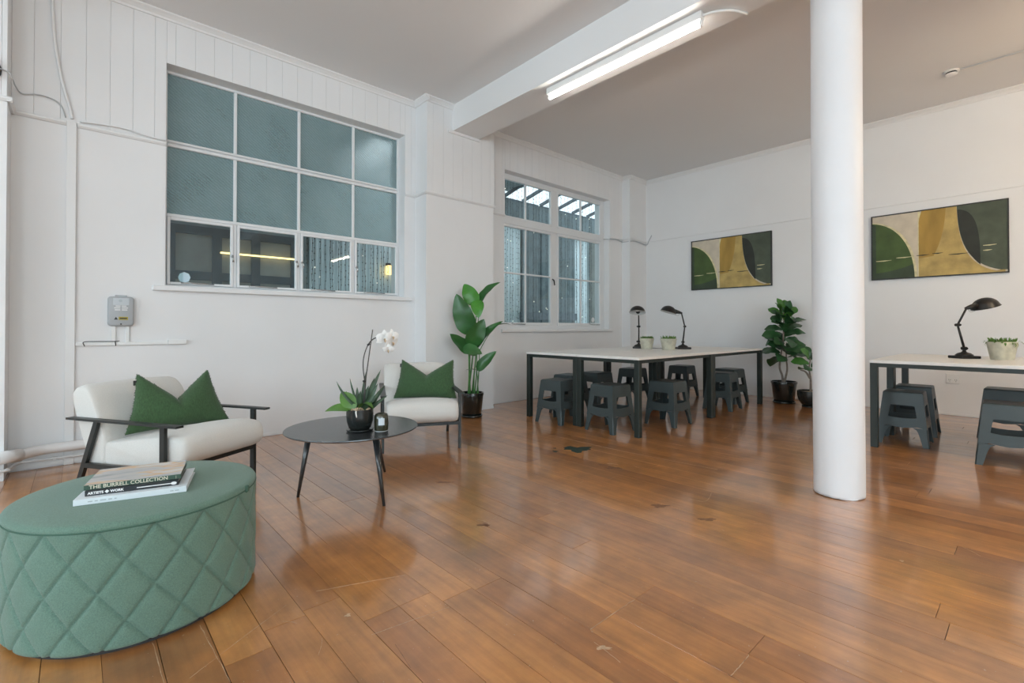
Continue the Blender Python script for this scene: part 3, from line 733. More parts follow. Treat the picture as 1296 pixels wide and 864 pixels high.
# power socket on the back wall
so = thing('power_socket', 'white double power socket low on the wall under the desk', 'socket', (-0.656, YB, 0.418))
bxo('plate', 'plastic_white', so, -0.058, 0.058, -0.009, 0, -0.055, 0.055, 0.003)
for dx in (-0.026, 0.026):
    bxo('switch', 'plastic_white', so, dx - 0.008, dx + 0.008, -0.013, -0.009, 0.018, 0.038, 0.001)
    for k in (-1, 1): bxo('slot', 'ink_black', so, dx + k * 0.007 - 0.0015, dx + k * 0.007 + 0.0015, -0.0096, -0.009, -0.02, -0.006)
    bxo('slot', 'ink_black', so, dx - 0.0015, dx + 0.0015, -0.0096, -0.009, -0.036, -0.024)

# grey alarm box
ab = thing('alarm_box', 'grey plastic control box with yellow warning label on the wall', 'alarm box', (XL, 0.242, 1.012))
bm = BM()
def rrect(y0, y1, z0, z1, r, n=5):
    out = []
    for cy, cz, a0 in ((y1 - r, z1 - r, 0), (y0 + r, z1 - r, pi / 2), (y0 + r, z0 + r, pi), (y1 - r, z0 + r, 3 * pi / 2)):
        for i in range(n + 1):
            a = a0 + pi / 2 * i / n; out.append((cy + r * cos(a), cz + r * sin(a)))
    return out
loft(bm, [[(x, yy, zz) for yy, zz in rrect(-0.079 + d, 0.079 - d, 0.0 + d, 0.225 - d, 0.022)] for x, d in ((0.0, 0.0), (0.034, 0.0), (0.042, 0.004), (0.045, 0.010))])
smooth_by_angle(obj('case', bm, 'alarm_grey', ab))
bxo('top_hinge', 'alarm_grey', ab, 0.004, 0.030, -0.036, 0.036, 0.222, 0.238, 0.003)
bxo('nameplate', 'alarm_label', ab, 0.045, 0.0465, -0.048, 0.048, 0.160, 0.214, 0.0)
bm = BM(); lathe(bm, [(0.011, 0), (0.011, 0.001)], 16); bmesh.ops.rotate(bm, verts=bm.verts, matrix=Matrix.Rotation(pi / 2, 3, 'Y')); obj('emblem', bm, 'ink_grey', ab, loc=(0.0465, -0.004, 0.193))
for i, zz in enumerate((0.152, 0.138, 0.123)):
    wd = (0.036, 0.046, 0.042)[i]
    for s in (-1, 1): bxo('printed_line', 'ink_white', ab, 0.045, 0.0462, s * wd / 2 - wd * 0.40, s * wd / 2 + wd * 0.40, zz - 0.0038, zz + 0.0038)
bxo('warning_label', 'yellow', ab, 0.045, 0.0462, -0.014, 0.042, 0.046, 0.070)
bxo('warning_text', 'ink_black', ab, 0.0462, 0.0466, -0.008, 0.036, 0.053, 0.063)
bm = BM(); loft(bm, [[(x, -0.042, 0.048), (x, -0.018, 0.048), (x, -0.030, 0.070)] for x in (0.045, 0.0462)]); obj('warning_triangle', bm, 'ink_black', ab)
bm = BM(); lathe(bm, [(0.006, 0), (0.006, 0.004)], 12); bmesh.ops.rotate(bm, verts=bm.verts, matrix=Matrix.Rotation(pi / 2, 3, 'Y')); obj('screw', bm, 'dark_iron', ab, loc=(0.043, 0.0, 0.014))
# trunking: two short vertical drops and a horizontal run with an end box
tk = thing('cable_trunking', 'white plastic cable trunking beneath the grey wall box', 'trunking', (XL, 0, 0))
bxo('channel', 'plastic_white', tk, 0, 0.018, -0.016, 0.54, 0.862, 0.888, 0.003); bxo('end_box', 'plastic_white', tk, 0, 0.028, 0.54, 0.668, 0.862, 0.900, 0.003)
bxo('drop', 'plastic_white', tk, 0, 0.016, 0.186, 0.214, 0.888, 1.012, 0.003); bxo('drop', 'plastic_white', tk, 0, 0.016, 0.272, 0.296, 0.888, 1.012, 0.003)
bm = BM(); tube(bm, spline([(0.022, 0.035, 0.860), (0.026, 0.030, 0.892), (0.024, 0.10, 0.895), (0.024, 0.21, 0.894), (0.022, 0.235, 0.897)], 4), 0.0028, 6)
tube(bm, spline([(0.024, 0.208, 0.894), (0.024, 0.211, 0.88), (0.022, 0.213, 0.860)], 4), 0.0028, 6)
obj('tie_cord', bm, 'ink_black', tk, smooth=True)

# loose cables high on the wall
XC = XL + BT + 0.012
pts = spline([(XC, -0.16, H - 0.02), (XC, -0.145, 3.15), (XC, -0.118, 2.90), (XC, -0.085, 2.72), (XC, -0.055, 2.60), (XC, -0.045, 2.53)], 5)
o = obj('cable', tube(BM(), pts, 0.010, 8), 'trim', smooth=True); tag(o, 'thick white painted cable dropping from ceiling to the cover strip', 'cable')
pts = spline([(XP + 0.03, -0.60, 2.68), (XP + 0.03, -0.37, 2.675), (XP + 0.012, -0.335, 2.64), (XP - 0.10, -0.325, 2.63), (XC + 0.006, -0.30, 2.628), (XC + 0.002, -0.22, 2.65), (XC, -0.14, 2.64), (XC, -0.10, 2.60), (XC, -0.078, 2.53)], 5)
o = obj('cable', tube(BM(), pts, 0.0045, 6), 'cable_grey', smooth=True); tag(o, 'thin grey cable sagging from the pilaster to the cover strip', 'cable')
pts = spline([(XL + 0.03, 0.0, 2.52), (XL + 0.035, 0.13, 2.535), (XL + 0.035, 0.26, 2.54), (XL + 0.03, 0.36, 2.525), (XL + 0.03, W1[0] - 0.01, 2.515)], 5)
o = obj('cable', tube(BM(), pts, 0.006, 6), 'trim', smooth=True); tag(o, 'white cable lying on the rail left of the patterned window', 'cable')
pts = spline([(GX + 0.06, 6.47, 2.47), (XL + 0.02, 6.56, 2.47), (XL + 0.035, 6.70, 2.475), (XL + 0.03, 6.86, 2.455), (-4.59, 6.90, 2.455), (-4.59, 7.10, 2.46), (-4.59, 7.34, 2.44), (-4.56, YB - 0.01, 2.50), (-4.50, YB - 0.01, 2.60)], 5)
o = obj('cable', tube(BM(), pts, 0.007, 6), 'cable_grey', smooth=True); tag(o, 'grey cable running from timber window round the corner pilaster', 'cable')
# dark round fitting at the edge of the pilaster
o = thing('wall_sounder', 'dark grey round fitting high on the pilaster at the wall end', 'fitting', (XP + BT, -0.464, 2.668))
bm = BM(); lathe(bm, [(0.075, 0), (0.078, 0.02), (0.070, 0.045), (0.0005, 0.05)], 24); bmesh.ops.rotate(bm, verts=bm.verts, matrix=Matrix.Rotation(pi / 2, 3, 'Y')); obj('dome', bm, 'alarm_grey', o, smooth=True)
bm = BM(); lathe(bm, [(0.085, 0), (0.085, 0.008)], 24); bmesh.ops.rotate(bm, verts=bm.verts, matrix=Matrix.Rotation(pi / 2, 3, 'Y')); obj('back_plate', bm, 'dark_iron', o)

# pipes along the foot of the left wall
pp = thing('heating_pipe', 'thick white painted pipe along the foot of the wall behind the armchair', 'pipe', (0, 0, 0))
bm = BM(); tube(bm, spline([(-4.46, -1.3, 0.165), (-4.46, -0.55, 0.165), (-4.465, -0.40, 0.162), (-4.55, -0.30, 0.150), (-4.66, -0.22, 0.145), (-4.70, -0.12, 0.145), (-4.70, 0.20, 0.145), (-4.70, 0.78, 0.145), (-4.70, 0.88, 0.13), (-4.70, 0.90, 0.06), (-4.70, 0.90, 0.0)], 5), 0.034, 14); obj('pipe_run', bm, 'pipe_white', pp, smooth=True)
bm = BM(); tube(bm, [(-4.470, -0.385, 0.163), (-4.575, -0.287, 0.149)], 0.042, 16); obj('elbow_coupling', bm, 'pipe_white', pp, smooth=True)
for yv in (0.45,):
    bm = box(BM(), XL + 0.018, -4.70, yv - 0.012, yv + 0.012, 0.135, 0.155); obj('bracket', bm, 'pipe_white', pp)
p2 = thing('thin_pipe', 'thin white pipe running beneath the thick one along the wall', 'pipe', (0, 0, 0))
bm = BM(); tube(bm, spline([(-4.49, -1.3, 0.075), (-4.49, -0.42, 0.075), (-4.55, -0.34, 0.07), (-4.72, -0.30, 0.066), (-4.735, -0.20, 0.066), (-4.735, 0.3, 0.066), (-4.735, 0.95, 0.066)], 5), 0.010, 10); obj('pipe_run', bm, 'trim', p2, smooth=True)
for yv in (-0.12, 0.5): bxo('clip', 'trim', p2, XL + 0.018, -4.722, yv - 0.008, yv + 0.008, 0.055, 0.078)

# ================================================================== FURNITURE
# ---- ottoman
OC = (-2.254, 0.185); OR = 0.367
ot = thing('ottoman', 'round sage green wool ottoman with diamond quilted side', 'ottoman', (OC[0], OC[1], 0), 0)
bm = BM(); nA, nZ = 16 * 26, 64; rings = []
zb, ztp = 0.012, 0.384
for j in range(nZ + 1):
    v = j / nZ; z = zb + (ztp - zb) * v; rr = []
    for i in range(nA):
        a = 2 * pi * i / nA; q = a * 16 / (2 * pi)
        p = z / 0.19
        d1 = abs(((q + p) % 1.0) - 0.5) ; d1 = 0.5 - d1
        d2 = abs(((q - p) % 1.0) - 0.5) ; d2 = 0.5 - d2
        d = min(d1, d2)
        off = -0.0065 * exp(-(d / 0.034) ** 2) - 0.0045 * exp(-(d / 0.012) ** 2) + 0.0035 * (1 - exp(-(d / 0.16) ** 2))
        edge = min(v / 0.05, 1.0)
        rnd = -0.016 * (1 - sqrt(max(0, 1 - (1 - edge) ** 2)))
        rr.append(((OR + off + rnd) * cos(a), (OR + off + rnd) * sin(a), z))
    rings.append(rr)
loft(bm, rings); obj('quilted_side', bm, 'ottoman', ot, smooth=True)
bm = BM(); lathe(bm, [(0.362, 0.378), (0.369, 0.384), (0.371, 0.392), (0.366, 0.400), (0.352, 0.405), (0.25, 0.4075), (0.12, 0.4082), (0.0005, 0.4085)], 96); obj('top_panel', bm, 'ottoman', ot, smooth=True)
bm = BM(); tube(bm, [(0.369 * cos(2 * pi * i / 96), 0.369 * sin(2 * pi * i / 96), 0.383) for i in range(97)], 0.0028, 8); obj('piping', bm, 'ottoman_seam', ot, smooth=True)
bm = BM(); lathe(bm, [(0.345, 0.0), (0.345, 0.014)], 64); obj('base', bm, 'ink_black', ot)
bm = box(BM(), 0.360, 0.378, -0.010, 0.010, 0.375, 0.400, 0.004); bmesh.ops.rotate(bm, verts=bm.verts, matrix=Matrix.Rotation(radians(52), 3, 'Z')); obj('pull_tab', bm, 'ottoman_seam', ot)

# ---- books on the ottoman
def cover_art():
    m, nt, p = new_mat('book_cover_art'); L = nt.links.new
    tc = N(nt, 'ShaderNodeTexCoord'); mp = N(nt, 'ShaderNodeMapping'); mp.inputs['Scale'].default_value = (9, 3.2, 1); L(tc.outputs['Object'], mp.inputs[0])
    n = N(nt, 'ShaderNodeTexNoise'); n.inputs['Scale'].default_value = 1.4; n.inputs['Detail'].default_value = 3; L(mp.outputs[0], n.inputs[0])
    r = N(nt, 'ShaderNodeValToRGB'); e = r.color_ramp.elements
    e[0].position = 0.30; e[0].color = (0.30, 0.33, 0.33, 1); e[1].position = 0.72; e[1].color = (0.66, 0.62, 0.56, 1)
    for pos, c in ((0.42, (0.46, 0.46, 0.46, 1)), (0.52, (0.52, 0.50, 0.47, 1)), (0.575, (0.66, 0.43, 0.25, 1)), (0.61, (0.60, 0.55, 0.50, 1))):
        q = e.new(pos); q.color = c
    L(n.outputs[0], r.inputs[0]); L(r.outputs[0], p.inputs['Base Color']); p.inputs['Roughness'].default_value = 0.25
    return m
M['cover_art'] = cover_art()
def book(name, label, loc, rz, L_, D_, t, spine, top, spine_items):
    """local: spine on the +x side, running along +y; origin at bottom centre of spine"""
    b = thing(name, label, 'book', loc, rz, 'books on the ottoman')
    ct = 0.0025
    bxo('cover', spine, b, -D_, -ct, -L_ / 2, L_ / 2, 0, ct)
    bxo('cover', top, b, -D_, -ct, -L_ / 2, L_ / 2, t - ct, t)
    sp = bxo('spine', spine, b, -ct, 0, -L_ / 2, L_ / 2, 0, t, 0.0008)
    bxo('pages', 'paper', b, -D_ + 0.005, -ct, -L_ / 2 + 0.005, L_ / 2 - 0.005, ct, t - ct)
    for s, size, yoff, mat, bold in spine_items:
        me = text_mesh(s, size, 0.0002, 'CENTER', bold); me.materials.append(M[mat])
        o = obj('lettering', me, None, sp); o.rotation_euler = (radians(90), 0, radians(90)); o.location = (0.0004, yoff, t / 2)
    return b, sp
BZ = 0.4085
RB_ = radians(-14.5)
b, sp = book('book', 'large white hardback at the bottom of the stack on the ottoman', (-2.108, 0.141, BZ), RB_, 0.312, 0.255, 0.0195, 'book_white', 'book_white', [])
for k, (a_, l_) in enumerate([(-0.118, .012), (-0.100, .008), (-0.086, .016), (-0.064, .010), (-0.048, .006), (0.108, .010), (0.122, .012)]): bxo('printed_mark', 'ink_grey', sp, 0.0, 0.0004, a_, a_ + l_, 0.0080, 0.0112)
b, sp = book('book', 'slim black book with white spine lettering between the green and white books', (-2.137, 0.146, BZ + 0.0195), RB_, 0.262, 0.215, 0.018, 'book_black', 'book_black', [('ARTISTS ◆ WORK', 0.0115, -0.075, 'ink_white', 0.0005)])
bxo('spine_band', 'ink_white', sp, 0.0, 0.0005, 0.010, 0.110, 0.0075, 0.0105); bm = BM(); lathe(bm, [(0.0055, 0), (0.0055, 0.0006)], 16); bmesh.ops.scale(bm, vec=(1, 1.6, 1), verts=bm.verts); bmesh.ops.rotate(bm, verts=bm.verts, matrix=Matrix.Rotation(pi / 2, 3, 'Y')); obj('spine_logo', bm, 'ink_white', sp, loc=(0.0, 0.105 + 0.012, 0.009))
book('book', 'green spined art book with painted cover on top of the stack', (-2.150, 0.149, BZ + 0.0375), RB_ + radians(1.5), 0.272, 0.215, 0.0165, 'book_green', 'cover_art', [('THE BURRELL COLLECTION', 0.0176, -0.012, 'ink_cream', 0.0002), ('|', 0.012, 0.122, 'ink_cream', 0.0)])

# ---- armchairs
def chair_ring(x, pts, wd, n_side=4):
    pass
def armchair(loc, rz, label):
    """local: +x forward, +y to the chair's left; origin on the floor between the front legs"""
    c = thing('armchair', label, 'armchair', loc, rz, 'low armchairs by the coffee table')
    hw = 0.308
    for s in (-1, 1):
        # flat arm rest
        bm = BM(); loft(bm, [[(x, s * hw - 0.022, z - 0.006), (x, s * hw + 0.022, z - 0.006), (x, s * hw + 0.022, z + 0.006), (x, s * hw - 0.022, z + 0.006)] for x, z in ((-0.715, 0.472), (-0.30, 0.468), (0.115, 0.464))])
        obj('arm_rest', bm, 'black_metal', c)
        bm = BM(); loft(bm, [[(0.016, s * hw - 0.010, z), (0.016, s * hw + 0.010, z), (-0.016, s * hw + 0.010, z), (-0.016, s * hw - 0.010, z)] for z in (0.0, 0.459)])
        obj('leg', bm, 'black_metal', c)
        bm = BM(); loft(bm, [[(x + 0.016, s * hw - 0.010, z), (x + 0.016, s * hw + 0.010, z), (x - 0.016, s * hw + 0.010, z), (x - 0.016, s * hw - 0.010, z)] for x, z in ((-0.675, 0.0), (-0.495, 0.463))])
        obj('leg', bm, 'black_metal', c)
        bxo('side_rail', 'black_metal', c, -0.585, -0.016, s * hw - 0.010, s * hw + 0.010, 0.195, 0.222)
    bxo('front_rail', 'black_metal', c, -0.012, 0.012, -hw + 0.010, hw - 0.010, 0.197, 0.220)
    bxo('rear_rail', 'black_metal', c, -0.60, -0.575, -hw + 0.010, hw - 0.010, 0.190, 0.214)
    # upholstery: closed profiles swept across the width with rounded, puffed sides
    def puff(name, prof, w, crown):
        pr = [Vector((x, 0, z)) for x, z in prof]; n = len(pr)
        cen = sum(pr, Vector()) / n
        rings = []
        ys = [-1, -0.985, -0.95, -0.88, -0.7, -0.4, 0, 0.4, 0.7, 0.88, 0.95, 0.985, 1]
        for yv in ys:
            k = abs(yv)
            sc = 1.0 if k < 0.88 else (1 - 0.10 * ((k - 0.88) / 0.12) ** 2)
            if k >= 1: sc = 0.86
            rr = []
            for p in pr:
                q = cen + (p - cen) * sc
                up = max(0, (p.z - cen.z)) / 0.12
                rr.append((q.x + crown[0] * (1 - yv * yv) * up * 0, yv * w, q.z + crown[1] * (1 - yv * yv) * min(1, up)))
            rings.append(rr)
        bm = loft(BM(), rings); return obj(name, bm, 'linen', c, smooth=True)
    def rounded(pts, n=5):
        P = pts; out = []
        m = len(P)
        for i in range(m):
            a = Vector(P[i - 1][:2]); b = Vector(P[i][:2]); d = Vector(P[(i + 1) % m][:2]); r = P[i][2]
            u = (a - b); v = (d - b); r = min(r, u.length * 0.49, v.length * 0.49)
            s = b + u.normalized() * r; e = b + v.normalized() * r
            for k in range(n + 1):
                t = k / n; out.append(((1 - t) ** 2 * s + 2 * t * (1 - t) * b + t * t * e)[:])
        return out
    seat = rounded([(-0.50, 0.206, 0.03), (0.035, 0.224, 0.05), (0.130, 0.27, 0.06), (0.120, 0.388, 0.09), (-0.02, 0.405, 0.08), (-0.50, 0.335, 0.03)])
    puff('seat_cushion', seat, 0.285, (0, 0.028))
    back = rounded([(-0.585, 0.185, 0.04), (-0.47, 0.200, 0.02), (-0.46, 0.36, 0.05), (-0.585, 0.612, 0.07), (-0.655, 0.668, 0.05), (-0.745, 0.640, 0.06), (-0.735, 0.56, 0.05)])
    puff('backrest', back, 0.288, (0, 0.010))
    return c
CH1 = ((-3.364, 0.607, 0), radians(32)); CH2 = ((-3.378, 2.078, 0), radians(-26))
armchair(*CH1, 'low pale linen armchair with black metal frame beside the green ottoman')
armchair(*CH2, 'low pale linen armchair with black metal frame between coffee table and tall plant')

# ---- green cushions
def cushion(chair, yoff, xb, label, wb=0.34, wt=0.24, hgt=0.345, lean=17, rz=0, roll=0, notch=0.17, zb0=0.362):
    loc, a = chair
    q = Matrix.Rotation(a, 4, 'Z') @ Vector((xb, yoff, 0)); base = (loc[0] + q.x, loc[1] + q.y, zb0)
    t = thing('cushion', label, 'cushion', base, a + radians(rz), 'green cushions on the armchairs')
    nU, nV = 36, 26; bm = BM(); fr = BM(); rng = random.Random(int(yoff * 1000) + 3)
    def P(u, v, s):
        # u -1..1 across, v 0..1 up
        half = wb + (wt - wb) * v ** 0.9
        zt_ = hgt - notch * max(0, 1 - abs(u) / 0.98) ** 1.05
        z = v * zt_
        bulge = 0.075 * (max(0, 1 - u * u) ** 0.55) * (max(0, 1 - (2 * v - 1) ** 2) ** 0.55)
        crease = 0.020 * exp(-(u / 0.10) ** 2) * v ** 3
        x = s * max(0.0015, bulge - crease)
        yv = u * half * (1 - 0.05 * sin(pi * v))
        zz = z + 0.012 * (1 - u * u) * (1 - v)
        p = Vector((x - 0.0, yv, zz))
        return Matrix.Rotation(radians(roll), 3, 'X') @ (Matrix.Rotation(radians(-lean), 3, 'Y') @ p)
    for s in (1, -1):
        g = [[bm.verts.new(P(-1 + 2 * i / nU, j / nV, s)) for i in range(nU + 1)] for j in range(nV + 1)]
        for j in range(nV):
            for i in range(nU): bm.faces.new((g[j][i], g[j][i + 1], g[j + 1][i + 1], g[j + 1][i]))
    bmesh.ops.remove_doubles(bm, verts=bm.verts, dist=0.0008)
    edge = [e for e in bm.edges if e.is_boundary]
    if edge:
        try: bmesh.ops.bridge_loops(bm, edges=edge)
        except Exception: pass
    obj('cover', bm, 'green_cushion', t, smooth=True)
    # short frayed fringe along the edges
    def tuft(p, d):
        w = d.orthogonal().normalized() * 0.0022; n = d.cross(w).normalized() * 0.0022
        v = [fr.verts.new(p + w), fr.verts.new(p - w * 0.5 + n), fr.verts.new(p - w * 0.5 - n), fr.verts.new(p + d)]
        for f_ in ((0, 1, 3), (1, 2, 3), (2, 0, 3), (2, 1, 0)): fr.faces.new([v[k] for k in f_])
    for su in (-1, 1):
        for k in range(90):
            v = rng.random(); p = P(su * 0.995, v, 0.0); d = (Matrix.Rotation(radians(roll), 3, 'X') @ Vector((rng.uniform(-0.5, 0.5), su * 1.0, rng.uniform(-0.6, 0.6)))).normalized() * rng.uniform(0.004, 0.011); tuft(p, d)
    for k in range(80):
        u = rng.uniform(-1, 1); p = P(u, 1.0, 0.0); d = Vector((rng.uniform(-.5, .5), rng.uniform(-.4, .4), 1)).normalized() * rng.uniform(0.003, 0.007); tuft(p, d)
    o = obj('fringe', fr, 'green_cushion', t); o['kind'] = 'stuff'
    bm = BM(); p = P(-1, 0.86, 0); box(bm, p.x - 0.001, p.x + 0.001, p.y - 0.014, p.y + 0.004, p.z - 0.018, p.z + 0.012); obj('sewn_label', bm, 'ink_black', t)
    return t
cushion(CH1, 0.015, -0.265, 'green bow-shaped linen cushion on the armchair beside the ottoman', wb=0.282, wt=0.194, hgt=0.362, lean=22, rz=-22, notch=0.18, zb0=0.378)
cushion(CH2, 0.055, -0.305, 'green bow-shaped linen cushion on the armchair behind the coffee table', wb=0.276, wt=0.233, hgt=0.356, lean=22, rz=-16, notch=0.145, zb0=0.376)

# ---- coffee table
CT = (-2.805, 1.240); CTZ = 0.398
ct = thing('coffee_table', 'round black stained wood coffee table on three slim legs', 'table', (CT[0], CT[1], 0))
bm = BM(); lathe(bm, [(0.345, CTZ - 0.020), (0.378, CTZ - 0.011), (0.386, CTZ - 0.005), (0.385, CTZ), (0.30, CTZ), (0.0005, CTZ)], 72); smooth_by_angle(obj('table_top', bm, 'oak_black', ct), 30)
for fx, fy in ((-2.940, 0.964), (-2.472, 1.275), (-3.049, 1.578)):
    d = Vector((fx - CT[0], fy - CT[1], 0)); n = d.normalized()
    bm = BM(); tube(bm, [n * 0.245 + Vector((0, 0, CTZ - 0.016)), d + Vector((0, 0, 0.0))], [0.019, 0.008], 14); obj('leg', bm, 'oak_black', ct, smooth=True)
    
# camera-facing helper axes used to lay out plants (world directions)
RV = Vector((0.6723, 0.7403, 0)); TV = Vector((0.7403, -0.6723, 0)); UV = Vector((0, 0, 1))
def leaf_mesh(bm, base, tip, width, sag=0.15, fold=0.25, nrm=None, shape='oval', nL=12, droop=None, wave=0.0, thick=0.0):
    base = Vector(base); tip = Vector(tip); ax = tip - base; L_ = ax.length
    nrm = Vector(nrm if nrm is not None else (0, 0, 1)); nrm = (nrm - ax * (nrm.dot(ax) / ax.length_squared))
    if nrm.length < 1e-4: nrm = ax.orthogonal()
    nrm.normalize(); side = ax.normalized().cross(nrm)
    rows = []
    for i in range(nL + 1):
        t = i / nL
        c = base + ax * t + nrm * (sag * L_ * 4 * t * (1 - t))
        if shape == 'oval': w = sin(pi * min(1, t * 1.0) ** 0.85) ** 0.75
        elif shape == 'fiddle': w = 0.42 * sin(pi * t ** 0.55) ** 0.8 + 0.72 * sin(pi * min(1, t ** 1.6)) ** 1.0
        elif shape == 'spike': w = (1 - t) ** 0.8 * (0.7 + 0.6 * t)
        else: w = sin(pi * t ** 0.7) ** 0.7
        w = max(0.012, w) * width / 2
        r = []
        for k in (-1, -0.5, 0, 0.5, 1):
            r.append(c + side * (w * k) + nrm * (abs(k) * w * fold + wave * w * sin(t * 15 + k * 2) * abs(k)))
        rows.append([bm.verts.new(p) for p in r])
    for a, b in zip(rows, rows[1:]):
        for k in range(4): bm.faces.new((a[k], a[k + 1], b[k + 1], b[k]))
    return bm
def leaf(name, parent, mat, *a, **k):
    return obj(name, leaf_mesh(BM(), *a, **k), mat, parent, smooth=True)

# ---- potted orchid on the coffee table
OP = Vector((-2.668, 1.222, CTZ))
orc = thing('potted_orchid', 'white orchid with spiky leaves in a black pot on the coffee table', 'plant', OP[:])
bm = BM(); lathe(bm, [(0.030, 0.0), (0.074, 0.004), (0.078, 0.012), (0.070, 0.012), (0.055, 0.010), (0.0005, 0.010)], 40); obj('saucer', bm, 'pot_black', orc, smooth=True)
bm = BM(); lathe(bm, [(0.052, 0.011), (0.062, 0.020), (0.074, 0.060), (0.077, 0.100), (0.075, 0.128), (0.070, 0.128), (0.071, 0.112), (0.0005, 0.110)], 40); smooth_by_angle(obj('pot', bm, 'pot_black', orc), 50)
bm = BM(); rng = random.Random(4)
for k in range(60):
    a = rng.uniform(0, 2 * pi); r = 0.066 * sqrt(rng.random()); q = bmesh.ops.create_cube(bm, size=1)
    bmesh.ops.scale(bm, vec=(rng.uniform(.012, .028), rng.uniform(.006, .012), rng.uniform(.005, .01)), verts=q['verts'])
    bmesh.ops.rotate(bm, verts=q['verts'], matrix=Euler((rng.uniform(-.6, .6), rng.uniform(-.6, .6), rng.uniform(0, 6))).to_matrix())
    bmesh.ops.translate(bm, vec=(r * cos(a), r * sin(a), 0.119 + rng.uniform(0, 0.014)), verts=q['verts'])
o = obj('bark_chips', bm, 'bark', orc); o['kind'] = 'stuff'
bm = BM(); tube(bm, spline([TV * 0.068 + UV * 0.126, TV * 0.085 + UV * 0.118 + RV * 0.004, TV * 0.084 + UV * 0.09 + RV * 0.008], 4), [0.004] * 8 + [0.002], 6); obj('aerial_root', bm, 'petal', orc, smooth=True)
def OL(r, t, u): return RV * r + TV * t + UV * u
for b_, t_, w, s, f_, n in [
    (OL(-.02, .02, .125), OL(-.118, -.02, .222), .085, .12, .10, TV + UV * 0.6),
    (OL(-.03, .03, .122), OL(-.190, .04, .118), .075, .14, .12, UV + TV * .5),
    (OL(.0, .03, .122), OL(.094, .05, .135), .075, .40, .15, UV),
    (OL(.03, -.01, .122), OL(.125, -.06, .14), .07, .3, .15, UV),
    (OL(-.0, -.03, .122), OL(-.06, -.15, .17), .075, .25, .15, UV)]:
    leaf('leaf', orc, 'leaf_orchid', b_, t_, w, s, f_, n)
for b_, t_, w, s in [
    (OL(.00, -.02, .12), OL(-.142, -.01, .288), .030, .22), (OL(-.01, -.03, .12), OL(-.080, -.06, .300), .024, .08), (OL(.0, -.04, .12), OL(.018, -.07, .350), .040, .03),
    (OL(.02, -.03, .12), OL(.105, -.06, .350), .046, .06), (OL(.03, -.02, .12), OL(.095, -.03, .270), .050, .05), (OL(.02, -.03, .12), OL(.060, -.09, .300), .050, .04),
    (OL(.04, -.02, .12), OL(.125, -.08, .255), .046, .06), (OL(.0, -.02, .12), OL(.045, -.02, .260), .050, .04), (OL(-.01, -.02, .12), OL(-.03, -.04, .250), .044, .05), (OL(.01, -.02, .12), OL(-.10, -.05, .225), .030, .1),
    (OL(-.01, -.01, .12), OL(.010, .02, .235), .050, .05), (OL(.02, .0, .12), OL(.085, .02, .215), .050, .08), (OL(.05, -.03, .12), OL(.150, -.04, .200), .034, .2)]:
    leaf('spiky_leaf', orc, 'leaf_spike', b_, t_, w, s, 0.5, TV, 'spike')
bm = BM(); tube(bm, [OL(.012, -.01, .11), OL(.030, -.01, .30), OL(.070, -.01, .590)], [.004, .0035, .003], 8); obj('stake', bm, 'orchid_stem', orc, smooth=True)
st = spline([OL(.018, 0, .11), OL(.030, 0.004, .25), OL(.020, 0.008, .37), OL(.026, 0.008, .44), OL(.050, 0.004, .505), OL(.085, 0.01, .538), OL(.125, 0.02, .545), OL(.150, 0.03, .535)], 5)
bm = BM(); tube(bm, st, 0.0033, 8); obj('stem', bm, 'orchid_stem', orc, smooth=True)
bm = BM(); tube(bm, [OL(.020, -.012, .29), OL(.030, .0, .285), OL(.022, .012, .29)], .006, 8); tube(bm, [OL(.044, -.012, .50), OL(.052, .0, .505), OL(.048, .012, .50)], .006, 8); obj('stem_clip', bm, 'ink_black', orc)
def flower(c, face, size):
    f_ = obj('flower', BM(), 'petal', orc); fm = Vector(face).normalized(); s1 = fm.cross(UV).normalized(); s2 = s1.cross(fm).normalized()
    bm = BM(); c = Vector(c)
    for k in range(3):
        a = pi / 2 + k * 2 * pi / 3; d = s1 * cos(a) + s2 * sin(a); leaf_mesh(bm, c, c + d * size - fm * 0.006, size * 0.62, 0.1, -0.1, fm, 'oval', 8)
    for a in (radians(15), radians(165)):
        d = s1 * cos(a) + s2 * sin(a); leaf_mesh(bm, c + fm * .003, c + d * size * 1.05 + fm * 0.004, size * 1.0, 0.1, -0.1, fm, 'oval', 8)
    f_.data = mesh_of(bm, 'flower'); f_.data.materials.append(M['petal'])
    for q in f_.data.polygons: q.use_smooth = True
    bm = BM(); leaf_mesh(bm, c + fm * .006, c + fm * 0.018 - s2 * size * 0.5, size * 0.3, 0.3, 0.4, fm, 'oval', 6); o = obj('lip', bm, 'bark', f_, smooth=True)
flower(OL(.155, .05, .540), TV + RV * .5 - UV * .1, .050); flower(OL(.185, .02, .520), TV * .6 + RV - UV * .2, .048); flower(OL(.198, .05, .552), TV + RV * .9, .042); flower(OL(.176, .04, .478), TV + RV * .2 - UV * .6, .034)

# ---- candle jar
cj = thing('candle_jar', 'small dark glass candle jar with pale label beside the orchid pot', 'candle', (-2.585, 1.315, CTZ))
bm = BM(); lathe(bm, [(0.030, 0.0), (0.037, 0.003), (0.0395, 0.012), (0.041, 0.050), (0.040, 0.085), (0.034, 0.098), (0.028, 0.102), (0.024, 0.102), (0.024, 0.09), (0.0005, 0.088)], 32); smooth_by_angle(obj('jar', bm, 'glass_candle', cj), 50)
bm = BM()
a0 = math.atan2(TV.y, TV.x) + 0.28; pts = []
loft(bm, [[(0.0416 * cos(a0 + (i / 8 - .5) * 0.85), 0.0416 * sin(a0 + (i / 8 - .5) * 0.85), z) for i in range(9)] + [(0.0395 * cos(a0 + (i / 8 - .5) * 0.85), 0.0395 * sin(a0 + (i / 8 - .5) * 0.85), z) for i in range(8, -1, -1)] for z in (0.038, 0.078)])
